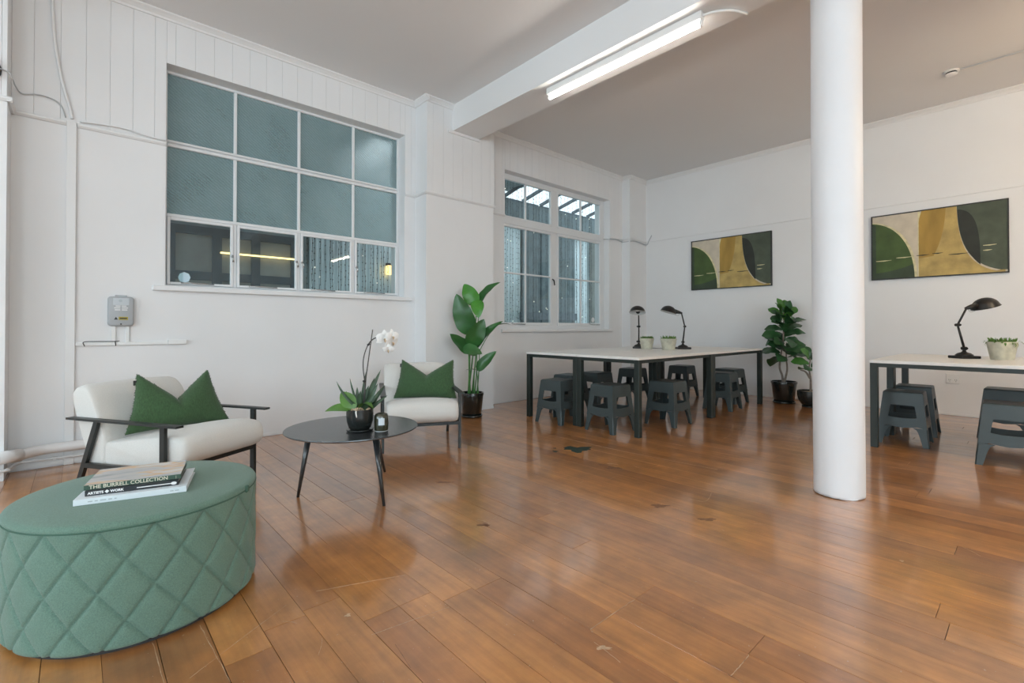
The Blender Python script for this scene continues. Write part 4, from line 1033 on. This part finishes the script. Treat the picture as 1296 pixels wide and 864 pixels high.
o = obj('label', bm, 'wax', cj); o['label'] = 'pale blue paper label'
bm = BM(); lathe(bm, [(0.036, 0.0), (0.036, 0.004)], 32); obj('foot', bm, 'alarm_label', cj)

# ---- desks
def desk(x0, x1, y0, y1, label, group):
    d = thing('desk', label, 'desk', ((x0 + x1) / 2, (y0 + y1) / 2, 0), 0, group)
    hx, hy = (x1 - x0) / 2, (y1 - y0) / 2; zt_, th, lw = 0.728, 0.025, 0.052
    bxo('desk_top', 'desk_top', d, -hx, hx, -hy, hy, zt_ - th, zt_, 0.002)
    for sx in (-1, 1):
        for sy in (-1, 1):
            bxo('leg', 'desk_leg', d, min(sx * hx, sx * (hx - lw)) , max(sx * hx, sx * (hx - lw)), min(sy * hy, sy * (hy - lw)), max(sy * hy, sy * (hy - lw)), 0.0, zt_ - th, 0.003)
    for sy in (-1, 1): bxo('rail', 'desk_leg', d, -hx + lw, hx - lw, min(sy * hy, sy * (hy - 0.03)) , max(sy * hy, sy * (hy - 0.03)), zt_ - th - 0.032, zt_ - th)
    for sx in (-1, 1): bxo('rail', 'desk_leg', d, min(sx * (hx - 0.012), sx * (hx - 0.042)), max(sx * (hx - 0.012), sx * (hx - 0.042)), -hy + lw, hy - lw, zt_ - th - 0.032, zt_ - th)
    return d
DG = 'white desks grouped as one island'
desk(-3.885, -3.154, 3.748, 5.216, 'white topped desk of the four-desk island, corner nearest window and plant pot', DG)
desk(-3.150, -2.425, 3.748, 5.216, 'white topped desk of the four-desk island, corner towards the coffee table and column', DG)
desk(-3.885, -3.154, 5.220, 6.625, 'white topped desk of the four-desk island, corner against window and back wall', DG)
desk(-3.150, -2.425, 5.220, 6.625, 'white topped desk of the four-desk island, corner beside the fiddle leaf figs', DG)
DG2 = 'white desks behind the column'
desk(-0.955, 0.545, 4.935, 5.650, 'white topped desk behind the column with lamp standing near its far edge', DG2)
desk(-0.955, 0.545, 5.654, 6.370, 'white topped desk beside the back wall above the power socket', DG2)

# ---- stools
def stool_proto():
    s = thing('stool', 'x', 'stool', (0, 0, 0))
    Ht = 0.448; hb, ht = 0.178, 0.132
    def wz(z): return hb + (ht - hb) * (z / Ht)
    th = 0.009
    def panel(bm, polys):
        """polys: list of quads in (u,z) with u in -1..1 of panel half width, or metres offset; builds both skins and rims for the +x facing side, then rotated x4"""
    def side_pts(u, z, inset, k):
        w = wz(z) - inset
        rad = 0.0
        p = Vector((w, u, z)); return Matrix.Rotation(k * pi / 2, 3, 'Z') @ p
    # body: walls from arch to seat with a handle slot in each side
    def build(bm, cells):
        for k in range(4):
            cache = {}
            def V(u, z, ins):
                key = (round(u, 5), round(z, 5), ins)
                if key not in cache:
                    w = wz(z); lim = w - (th if ins else 0)
                    uu = max(-lim, min(lim, u))
                    cache[key] = bm.verts.new(side_pts(uu, z, th if ins else 0.0, k))
                return cache[key]
            edges = {}
            for q in cells:
                n = len(q)
                bm.faces.new([V(u, z, 0) for u, z in q]); bm.faces.new([V(u, z, 1) for u, z in reversed(q)])
                for i in range(n):
                    a, b = q[i], q[(i + 1) % n]
                    ka = (round(a[0], 5), round(a[1], 5)); kb = (round(b[0], 5), round(b[1], 5))
                    if (kb, ka) in edges: edges.pop((kb, ka))
                    else: edges[(ka, kb)] = (a, b)
            for a, b in edges.values():
                # skip the mitred corner edges
                if abs(abs(a[0]) - wz(a[1])) < 1e-4 and abs(abs(b[0]) - wz(b[1])) < 1e-4: continue
                try: bm.faces.new((V(*a, 0), V(*a, 1), V(*b, 1), V(*b, 0)))
                except ValueError: pass
    za, zh0, zh1, zt_ = 0.150, 0.236, 0.336, 0.440
    def E(z): return wz(z)
    hw0, hw1 = 0.096, 0.080      # half widths of the slot (bottom, top)
    arch = [(-0.118, za - 0.005), (-0.098, za + 0.012), (-0.05, za + 0.003), (0.0, za - 0.002), (0.05, za + 0.003), (0.098, za + 0.012), (0.118, za - 0.005)]
    cells = []
    # band below the slot
    upper = [(-E(zh0), zh0), (-hw0, zh0), (-0.05, zh0 - 0.006), (0.0, zh0 - 0.008), (0.05, zh0 - 0.006), (hw0, zh0), (E(zh0), zh0)]
    cells.append([(-E(za), za), arch[1], upper[1], upper[0]]); 
    for i in range(1, 5): cells.append([arch[i], arch[i + 1], upper[i + 1], upper[i]])
    cells.append([arch[5], (E(za), za), upper[6], upper[5]])
    # beside the slot
    cells.append([upper[0], upper[1], (-hw1, zh1), (-E(zh1), zh1)]); cells.append([upper[5], upper[6], (E(zh1), zh1), (hw1, zh1)])
    # above the slot
    cells.append([(-E(zh1), zh1), (-hw1, zh1), (-hw1, zt_), (-E(zt_), zt_)]); cells.append([(-hw1, zh1), (hw1, zh1), (hw1, zt_), (-hw1, zt_)]); cells.append([(hw1, zh1), (E(zh1), zh1), (E(zt_), zt_), (hw1, zt_)])
    bm = BM(); build(bm, cells); bmesh.ops.remove_doubles(bm, verts=bm.verts, dist=0.0004); 
    me = mesh_of(bm, 'body'); o = obj('body', me, 'stool', s)
    # four L-section tapering legs
    for k in range(4):
        bm = BM(); R_ = Matrix.Rotation(k * pi / 2, 3, 'Z'); rings = []
        for z, a in ((0.0, 0.042), (0.07, 0.052), (0.118, 0.061), (0.138, 0.070), (za + 0.005, 0.094)):
            w = wz(z)
            pts = [(w, w), (w - a, w), (w - a, w - th), (w - th, w - th), (w - th, w - a), (w, w - a)]
            if z == 0: pass
            c_ = 0.006
            pts = [(w - c_, w), (w - a, w), (w - a, w - th), (w - th, w - th), (w - th, w - a), (w, w - a), (w, w - c_)]
            rings.append([R_ @ Vector((x, y_, z)) for x, y_ in pts])
        loft(bm, rings); obj('leg', bm, 'stool', s)
    # seat: slightly dished rounded square with soft rim
    bm = BM(); rings = []
    for z, d in ((0.432, 0.0), (0.442, -0.0005), (0.4475, 0.004), (0.4485, 0.010), (0.447, 0.03), (0.4455, 0.08)):
        w = wz(z) - d + 0.0008
        rings.append([(x, y_, z) for x, y_ in rrect(-w, w, -w, w, max(0.004, 0.018 - d * 0.1), 5)])
    loft(bm, rings); smooth_by_angle(obj('seat', bm, 'stool', s), 50)
    return s
proto = stool_proto()
SG = 'dark green-grey plastic stools'
stools = [  # x, y, rz(deg), label
    (-3.45, 3.80, 4, 'dark moulded stool at the island end, beside the desk leg nearest the tall plant'),
    (-2.82, 3.86, -3, 'dark moulded stool at the island end, nearest the front corner leg'),
    (-2.60, 4.56, 0, 'dark moulded stool on the island long side, first from the front corner leg'),
    (-2.63, 5.90, 3, 'dark moulded stool on the island long side, just past the middle leg pair'),
    (-2.80, 6.50, -5, 'dark moulded stool under the island corner closest to the fiddle leaf figs'),
    (-3.72, 4.30, 3, 'dark moulded stool on the window side of the island, nearest its front end'),
    (-3.70, 4.78, -4, 'dark moulded stool on the window side of the island, second from its front end'),
    (-3.72, 5.60, 5, 'dark moulded stool on the window side of the island, third from its front end'),
    (-3.50, 6.53, 2, 'dark moulded stool at the far end of the island near the back wall'),
    (-0.79, 5.36, 2, 'dark moulded stool tucked beside the corner leg of the desk behind the column'),
    (-0.80, 5.93, 2, 'dark moulded stool half hidden behind the one at the desk corner'),
    (-0.15, 5.05, 3, 'dark moulded stool pulled out in front of the desk behind the column'),
    (-0.20, 6.22, -2, 'dark moulded stool on the wall side under the desk planter'),
]
for i, (x, y, a, lab) in enumerate(stools):
    o = proto if i == 0 else copy_tree(proto)
    o.location = (x, y, 0); o.rotation_euler = (0, 0, radians(a)); o['label'] = lab; o['group'] = SG

# ---- desk lamps
DZ = 0.728
def lamp_proto(p1=(-0.055, 0.295), p2=(0.022, 0.440)):
    t = thing('desk_lamp', 'x', 'lamp')
    bm = box(BM(), -0.082, 0.082, -0.072, 0.072, 0, 0.024, 0.006, 2); obj('base', bm, 'lamp_black', t)
    bm = BM(); lathe(bm, [(0.064, 0.023), (0.060, 0.034), (0.045, 0.046), (0.022, 0.054), (0.014, 0.062), (0.012, 0.072), (0.0005, 0.073)], 28); obj('base_dome', bm, 'lamp_black', t, smooth=True)
    def joint(p, r=0.015):
        bm = BM(); tube(bm, [(p[0], -0.019, p[1]), (p[0], 0.019, p[1])], r, 14); tube(bm, [(p[0], -0.03, p[1]), (p[0], -0.019, p[1])], r * 0.6, 10)
        o = obj('joint', bm, 'lamp_black', t); smooth_by_angle(o)
    p0 = (0.0, 0.088)
    joint(p0); joint(p1, 0.013)
    bm = BM(); tube(bm, [(p0[0], 0, p0[1]), (p1[0], 0, p1[1])], [0.010, 0.008], 12); obj('lower_arm', bm, 'lamp_black', t, smooth=True)
    bm = BM(); tube(bm, [(p1[0], 0, p1[1]), (p2[0], 0, p2[1])], [0.008, 0.008], 12); obj('upper_arm', bm, 'lamp_black', t, smooth=True)
    bm = BM(); tube(bm, [(p2[0] - 0.006, 0, p2[1]), (p2[0] + 0.035, 0, p2[1] + 0.012), (p2[0] + 0.085, 0, p2[1] + 0.024)], [0.012, 0.020, 0.028], 14); obj('neck', bm, 'lamp_black', t, smooth=True)
    bm = BM(); tube(bm, spline([(p2[0] + 0.02, 0.01, p2[1] - 0.004), (p2[0] + 0.05, 0.014, p2[1] - 0.030), (p2[0] + 0.09, 0.014, p2[1] - 0.022)], 4), 0.003, 6); obj('wire_handle', bm, 'lamp_inner', t, smooth=True)
    Rt = Matrix.Rotation(radians(-17), 4, 'Y'); Tr = Matrix.Translation((p2[0] + 0.168, 0, p2[1] + 0.012))
    R0 = 0.095
    prof = [(R0 + 0.008, -0.002), (R0 + 0.004, 0.002)] + [(R0 * cos(a), R0 * 0.86 * sin(a) + 0.002) for a in [radians(d) for d in (8, 20, 32, 44, 56, 68, 79, 89.6)]]
    bm = lathe(BM(), prof, 36, cap=False); bmesh.ops.transform(bm, matrix=Tr @ Rt, verts=bm.verts); sh = obj('shade', bm, 'lamp_black', t, smooth=True)
    prof = [(R0 + 0.007, -0.0025), (R0 - 0.004, 0.0)] + [((R0 - 0.005) * cos(a), (R0 - 0.005) * 0.85 * sin(a)) for a in [radians(d) for d in (15, 30, 45, 60, 75, 89.6)]]
    bm = lathe(BM(), prof, 36, cap=False); bmesh.ops.transform(bm, matrix=Tr @ Rt, verts=bm.verts); obj('reflector', bm, 'lamp_inner', sh, smooth=True)
    bm = BM(); lathe(bm, [(0.0005, 0.012), (0.018, 0.018), (0.024, 0.036), (0.018, 0.055), (0.012, 0.07)], 16); bmesh.ops.transform(bm, matrix=Tr @ Rt, verts=bm.verts); obj('light_bulb', bm, 'plastic_white', sh, smooth=True)
    return t
LGp = 'black desk lamps'
for i, (x, y, a, lab, sc) in enumerate([(-0.44, 5.79, 47, 'black jointed desk lamp on the desk behind the column', 1.0),
                                (-3.02, 5.66, 228, 'black jointed desk lamp on the island with its shade turned side-on', 1.0),
                                (-3.52, 5.44, -62, 'black jointed desk lamp on the island with its shade facing out, behind a planter', 1.0)]):
    o = lamp_proto() if i == 0 else lamp_proto((-0.024, 0.285), (0.016, 0.452))
    o.location = (x, y, DZ); o.rotation_euler = (0, 0, radians(a)); o['label'] = lab; o['group'] = LGp
pts = spline([(-3.13, 5.575, DZ + 0.004), (-3.18, 5.52, DZ + 0.004), (-3.25, 5.50, DZ + 0.005), (-3.33, 5.52, DZ + 0.004), (-3.40, 5.51, DZ + 0.004)], 5)
o = obj('lamp_cord', tube(BM(), pts, 0.0035, 6), 'ink_black', smooth=True); tag(o, 'thin black cord lying between the two island lamps', 'cord')

# ---- concrete planters with sprouts
def planter(x, y, label, rx, ry, h, rz, seed, tall=0.05):
    t = thing('planter', label, 'planter', (x, y, DZ), radians(rz), 'small concrete planters on the desks'); rng = random.Random(seed)
    bm = BM(); rings = []
    def rr(a, b, z, r): return [(px_, py_, z) for px_, py_ in rrect(-a, a, -b, b, r, 6)]
    k = min(rx, ry)
    rings = [rr(rx * .72, ry * .72, 0, k * .6), rr(rx * .76, ry * .76, 0.006, k * .65), rr(rx, ry, h, k * .8), rr(rx - .008, ry - .008, h + .002, k * .75), rr(rx - .012, ry - .012, h - .02, k * .7)]
    loft(bm, rings); smooth_by_angle(obj('pot', bm, 'concrete', t), 50)
    bm = BM(); loft(bm, [rr(rx - .012, ry - .012, h - .02, k * .7), rr(rx - .014, ry - .014, h - .012, k * .7)]); obj('soil', bm, 'soil', t)
    bm = BM()
    for i in range(110):
        a = rng.uniform(0, 2 * pi); r = sqrt(rng.random()); bx_, by_ = r * cos(a) * (rx - .016), r * sin(a) * (ry - .016)
        tip = Vector((bx_ * 1.25 + rng.uniform(-.015, .015), by_ * 1.25 + rng.uniform(-.015, .015), h + rng.uniform(.006, tall)))
        leaf_mesh(bm, (bx_, by_, h - .012), tip, rng.uniform(.008, .014), .1, .2, (rng.uniform(-1, 1), rng.uniform(-1, 1), .3), 'oval', 4)
    o = obj('foliage', bm, 'sprout', t); o['kind'] = 'stuff'
    return t, rx, ry, h
planter(-3.32, 5.31, 'small round concrete planter of green sprouts before the out-facing lamp', .085, .085, .135, 10, 1, .035)
planter(-3.02, 5.31, 'round concrete planter of green sprouts between its twin and side-on lamp', .090, .090, .135, -20, 2, .045)
t, rx, ry, h = planter(-0.205, 5.76, 'oblong concrete planter with trailing green plant beside the lamp behind the column', .098, .075, .150, 47, 3, .045)
bm = BM(); rng = random.Random(9)
for i in range(26):
    u = rng.uniform(-1, 1); s = rng.choice((-1, 1))
    b_ = Vector((u * rx * .9, s * ry * .9, h)) if rng.random() < .6 else Vector((rng.choice((-1, 1)) * rx * .95, rng.uniform(-.8, .8) * ry, h))
    o_ = Vector((b_.x * 1.16, b_.y * 1.16, h + rng.uniform(-.05, .02))); leaf_mesh(bm, b_, o_, .014, .25, .2, (0, 0, 1), 'oval', 4)
o = obj('trailing_foliage', bm, 'sprout', t); o['kind'] = 'stuff'

# ---- paintings
def painting(x0, x1, z0, z1, label):
    w, hh = x1 - x0, z1 - z0
    t = thing('painting', label, 'painting', ((x0 + x1) / 2, YB, z0), 0, 'framed abstract paintings on the back wall')
    fw_ = 0.012; d = 0.035; hx = w / 2
    bxo('frame', 'ink_black', t, -hx, -hx + fw_, -d, -0.004, 0, hh); bxo('frame', 'ink_black', t, hx - fw_, hx, -d, -0.004, 0, hh)
    bxo('frame', 'ink_black', t, -hx + fw_, hx - fw_, -d, -0.004, 0, fw_); bxo('frame', 'ink_black', t, -hx + fw_, hx - fw_, -d, -0.004, hh - fw_, hh)
    cv = bxo('canvas', 'canvas_cream', t, -hx + fw_, hx - fw_, -0.024, -0.006, fw_, hh - fw_)
    W_, H_ = w - 2 * fw_, hh - 2 * fw_
    lay = [0]
    def shape(name, mat, pts):
        lay[0] += 1; yv = -0.024 - 0.0004 * lay[0]
        bm = BM(); loft(bm, [[(-W_ / 2 + u * W_, yy, fw_ + v * H_) for u, v in pts] for yy in (yv, -0.0241)]); return obj(name, bm, mat, cv)
    def arc(p0, p1, p2, p3, n=16): return [(q.x, q.y) for q in bez((*p0, 0), (*p1, 0), (*p2, 0), (*p3, 0), n)]
    shape('painted_shape', 'canvas_deep', [(0, 0), (.035, 0), (.035, .90), (0, .90)])
    green = [(0.0, 0.0)] + [(0.345, 0.0)] + arc((0.345, 0.0), (0.34, .45), (.22, .84), (0.0, .895))
    shape('painted_shape', 'canvas_pale', [(0.0, 0.0)] + [(0.365, 0.0)] + arc((0.365, 0.0), (0.36, .47), (.24, .86), (0.0, .912)))
    shape('painted_shape', 'canvas_green', green)
    shape('painted_shape', 'canvas_deep', [(0, 0)] + [(.345, 0)] + arc((.345, 0), (.342, .10), (.338, .16), (.33, .20), 5) + arc((.33, .20), (.22, .12), (.1, .10), (0.03, .09), 6) + [(0.03, .86), (0, .88)])
    shape('painted_shape', 'canvas_pale', arc((.372, 1), (.372, .9), (.372, .1), (.372, 0), 3) + [(.40, 0)] + [(.40, .97)])
    shape('painted_shape', 'canvas_gold', [(.378, 0), (.985, 0), (.985, .05)] + arc((.93, .02), (.72, .12), (.665, .5), (.660, 1.0)) + [(.40, 1.0)] + arc((.40, 1), (.382, .9), (.378, .85), (.378, .8), 6))
    shape('painted_shape', 'canvas_ochre', [(.378, .28), (.49, .30)] + arc((.49, .30), (.55, .5), (.575, .75), (.582, 1.0), 8) + [(.40, 1.0)] + arc((.40, 1), (.382, .9), (.378, .85), (.378, .8), 6))
    shape('painted_shape', 'canvas_slate', [(1, 0.03), (1, 1), (.662, 1)] + arc((.662, 1.0), (.667, .5), (.722, .13), (.96, 0.03)))
    shape('painted_shape', 'canvas_char', arc((.664, .95), (.78, .93), (.825, .72), (.822, .12), 14) + arc((.822, .12), (.73, .28), (.668, .55), (.664, .95), 12)[1:-1])
    rng = random.Random(5)
    for u0, u1, v in [(.03, .16, .285), (.20, .33, .315), (.36, .46, .325), (.48, .56, .335), (.60, .74, .30), (.84, .93, .39), (.84, .90, .32)]:
        shape('painted_line', 'canvas_pale' if u0 < .35 or u0 > .8 else 'canvas_char', [(u0, v - .004), ((u0 + u1) / 2, v - .010), (u1, v), (u1, v + .004), ((u0 + u1) / 2, v + .006), (u0, v + .003)])
    return t
painting(-3.766, -2.556, 1.600, 2.389, 'framed green ochre and charcoal abstract above the desk island')
painting(-1.396, -0.200, 1.588, 2.382, 'framed green ochre and charcoal abstract between column and lamp desk')

# ---- big leaf plant by the pilaster
SP = Vector((-4.27, 3.27, 0))
bp = thing('bird_of_paradise', 'tall plant with big paddle leaves in a glossy black pot by the pilaster', 'plant', SP[:])
def bigpot(parent, r0, r1, h, mat, saucer=True):
    if saucer:
        bm = BM(); lathe(bm, [(r0 * .9, 0), (r0 * 1.10, 0.004), (r0 * 1.13, .028), (r0 * 1.05, .028), (r0 * 1.0, .012), (0.0005, .012)], 40); obj('saucer', bm, mat, parent, smooth=True)
    bm = BM(); lathe(bm, [(r0 * .92, .013), (r0, .02), (r1, h - .03), (r1 * 1.04, h - .028), (r1 * 1.04, h), (r1 * .95, h), (r1 * .93, h - .04), (0.0005, h - .042)], 44); smooth_by_angle(obj('pot', bm, mat, parent), 50)
    bm = BM(); lathe(bm, [(r1 * .93, h - .042), (r1 * .9, h - .034), (.0005, h - .03)], 24); obj('soil', bm, 'soil', parent, smooth=True)
bigpot(bp, .105, .128, .275, 'pot_gloss')
def SPx(px_, py_, t=0.0):
    # from crop coordinates of the photograph measured at the pot's distance, to local metres
    u = 560 + px_ * 0.2143; v = 350 + py_ * 0.2143
    return RV * ((u - 597) / 113.0) + UV * (1.0 - (v - 414.5) / 113.0) + TV * t
for (b_, t_, w, s, f_, n, mat, tb, tt) in [
    ((205, 165), (122, 42), .17, .10, .15, TV + RV * -.3, 'leaf_bright', .02, -.05),
    ((222, 172), (342, 36), .15, .08, .55, TV * .5 - RV * .5 + UV * .6, 'leaf_dark', .03, .05),
    ((172, 345), (84, 104), .225, .05, .18, TV + RV * -.25, 'leaf_dark', .05, .06),
    ((205, 140), (216, 247), .135, .10, .2, TV, 'leaf_bright', .04, .12),
    ((160, 408), (248, 252), .185, .06, .20, TV + RV * .3, 'leaf_dark', .08, .12),
    ((205, 425), (357, 264), .115, .08, .6, TV * .6 - RV * .4 + UV * .5, 'leaf_dark', .02, .05),
    ((300, 300), (402, 284), .05, .10, .4, UV, 'leaf_dark', -.10, -.12),
    ((215, 455), (52, 338), .20, -.10, .25, TV * .6 + UV * .8, 'leaf_dark', .08, .14),
    ((120, 425), (238, 452), .13, .12, .2, TV * .8 + UV * .5, 'leaf_dark', .12, .15),
    ((205, 552), (320, 438), .115, .05, .30, TV + UV * .4 - RV * .2, 'leaf_dark', .08, .12),
    ((215, 552), (138, 548), .035, .08, .3, UV, 'leaf_dark', .1, .12)]:
    leaf('leaf', bp, mat, SPx(*b_, tb), SPx(*t_, tt), w * 1.08, s, f_, n, 'paddle', 16, wave=.07)
for i, (a, b_, t0, t1, r) in enumerate([((150, 690), (198, 235), .0, .02, .010), ((160, 690), (168, 345), .02, .05, .012), ((172, 690), (212, 240), -.01, .03, .009), ((165, 690), (165, 405), .04, .08, .010), ((190, 690), (203, 428), .03, .02, .008), ((185, 690), (200, 458), .05, .08, .009), ((205, 690), (205, 552), .02, .08, .007), ((212, 690), (216, 552), .0, .1, .006), ((200, 690), (215, 440), -.03, -.05, .007), ((215, 440), (300, 302), -.05, -.10, .005), ((155, 690), (158, 430), .05, .10, .013)]):
    p, q = SPx(*a, t0), SPx(*b_, t1); p.z = 0.24 if a[1] > 600 else p.z; bm = BM(); tube(bm, spline([p, (p + q) / 2 + RV * .008 * (-1) ** i, q], 4), [r * (1 - .06 * k) for k in range(9)], 8); obj('stalk', bm, 'stalk', bp, smooth=True)

# ---- fiddle leaf figs
def fig(name, loc, label, pot, seed, stems, leaves, size):
    t = thing(name, label, 'plant', loc, 0, 'fiddle leaf figs by the back wall'); rng = random.Random(seed)
    pot(t)
    for st_ in stems:
        bm = BM(); pts = spline(st_, 5); tube(bm, pts, [.016 * (1 - .6 * i / len(pts)) * (size / .25) ** .5 for i in range(len(pts))], 8); obj('stem', bm, 'fig_bark', t, smooth=True)
    for i, (z, r, s, elev) in enumerate(leaves):
        a = i * 2.399 + rng.uniform(-.3, .3)
        d = Vector((cos(a), sin(a), 0)); c = Vector((rng.uniform(-.02, .02), rng.uniform(-.02, .02), z))
        b_ = c + d * .02; L_ = size * s
        tip = b_ + (d * cos(elev) + UV * sin(elev)) * L_
        yl = min(0, (YB - 0.03) - (loc[1] + tip.y)); tip.y += yl
        leaf('leaf', t, 'fig_leaf_young' if z > leaves[-1][0] - .10 and i % 3 else 'fig_leaf', b_, tip, L_ * .66, .12, .10, UV * .75 + TV * rng.uniform(.3, .9) + RV * rng.uniform(-.5, .5), 'fiddle', 10, wave=.10)
    return t
rngf = random.Random(12)
lv = []
for i in range(42):
    z = .60 + .60 * i / 41; k = i / 41
    lv.append((z, 0, (1.15 - .35 * k) * rngf.uniform(.85, 1.15), -.15 + .9 * k ** 2 + rngf.uniform(-.55, .55)))
lv += [(1.18, 0, .75, 1.2), (1.19, 0, .7, 1.0), (1.17, 0, .8, .9)]
fig('fiddle_leaf_fig', (-2.27, 6.93, 0), 'tall fiddle leaf fig in a tapered black pot against the back wall', lambda t: bigpot(t, .120, .150, .29, 'pot_gloss'), 2,
    [[(-.01, 0, .25), (-.02, .0, .36), (-.05, .0, .46), (-.04, 0, .60), (-.01, 0, .80), (0, 0, 1.0), (0, 0, 1.2)], [(.0, 0, .26), (.025, 0, .36), (.04, .0, .46), (.03, .0, .60), (.03, .01, .8)]], lv, .25)
def bowl(t):
    bm = BM(); lathe(bm, [(.085, 0), (.098, .004), (.100, .018), (.09, .018), (.0005, .016)], 36); obj('saucer', bm, 'pot_black', t, smooth=True)
    bm = BM(); lathe(bm, [(.075, .017), (.10, .03), (.135, .09), (.148, .15), (.148, .205), (.140, .205), (.138, .18), (.0005, .178)], 40); smooth_by_angle(obj('pot', bm, 'pot_black', t), 50)
    bm = BM(); lathe(bm, [(.138, .178), (.12, .185), (.0005, .19)], 24); obj('pebbles', bm, 'bark', t, smooth=True)
lv2 = [(.40, 0, .9, .25), (.44, 0, 1.0, .05), (.48, 0, 1.05, .0), (.50, 0, 1.0, .3), (.54, 0, 1.05, .1), (.56, 0, 1.1, .35), (.58, 0, 1.0, .5), (.60, 0, 1.0, .7), (.61, 0, .9, .9), (.62, 0, .8, 1.1)]
fig('fiddle_leaf_fig', (-1.93, 6.83, 0), 'small young fiddle leaf fig in a black bowl pot beside the taller one', bowl, 6, [[(0, 0, .18), (.0, 0, .34), (-.015, 0, .48), (0, 0, .61)], [(-.005, 0, .36), (-.05, -.02, .44), (-.10, -.05, .46)]], lv2, .20)
print('planks', count)
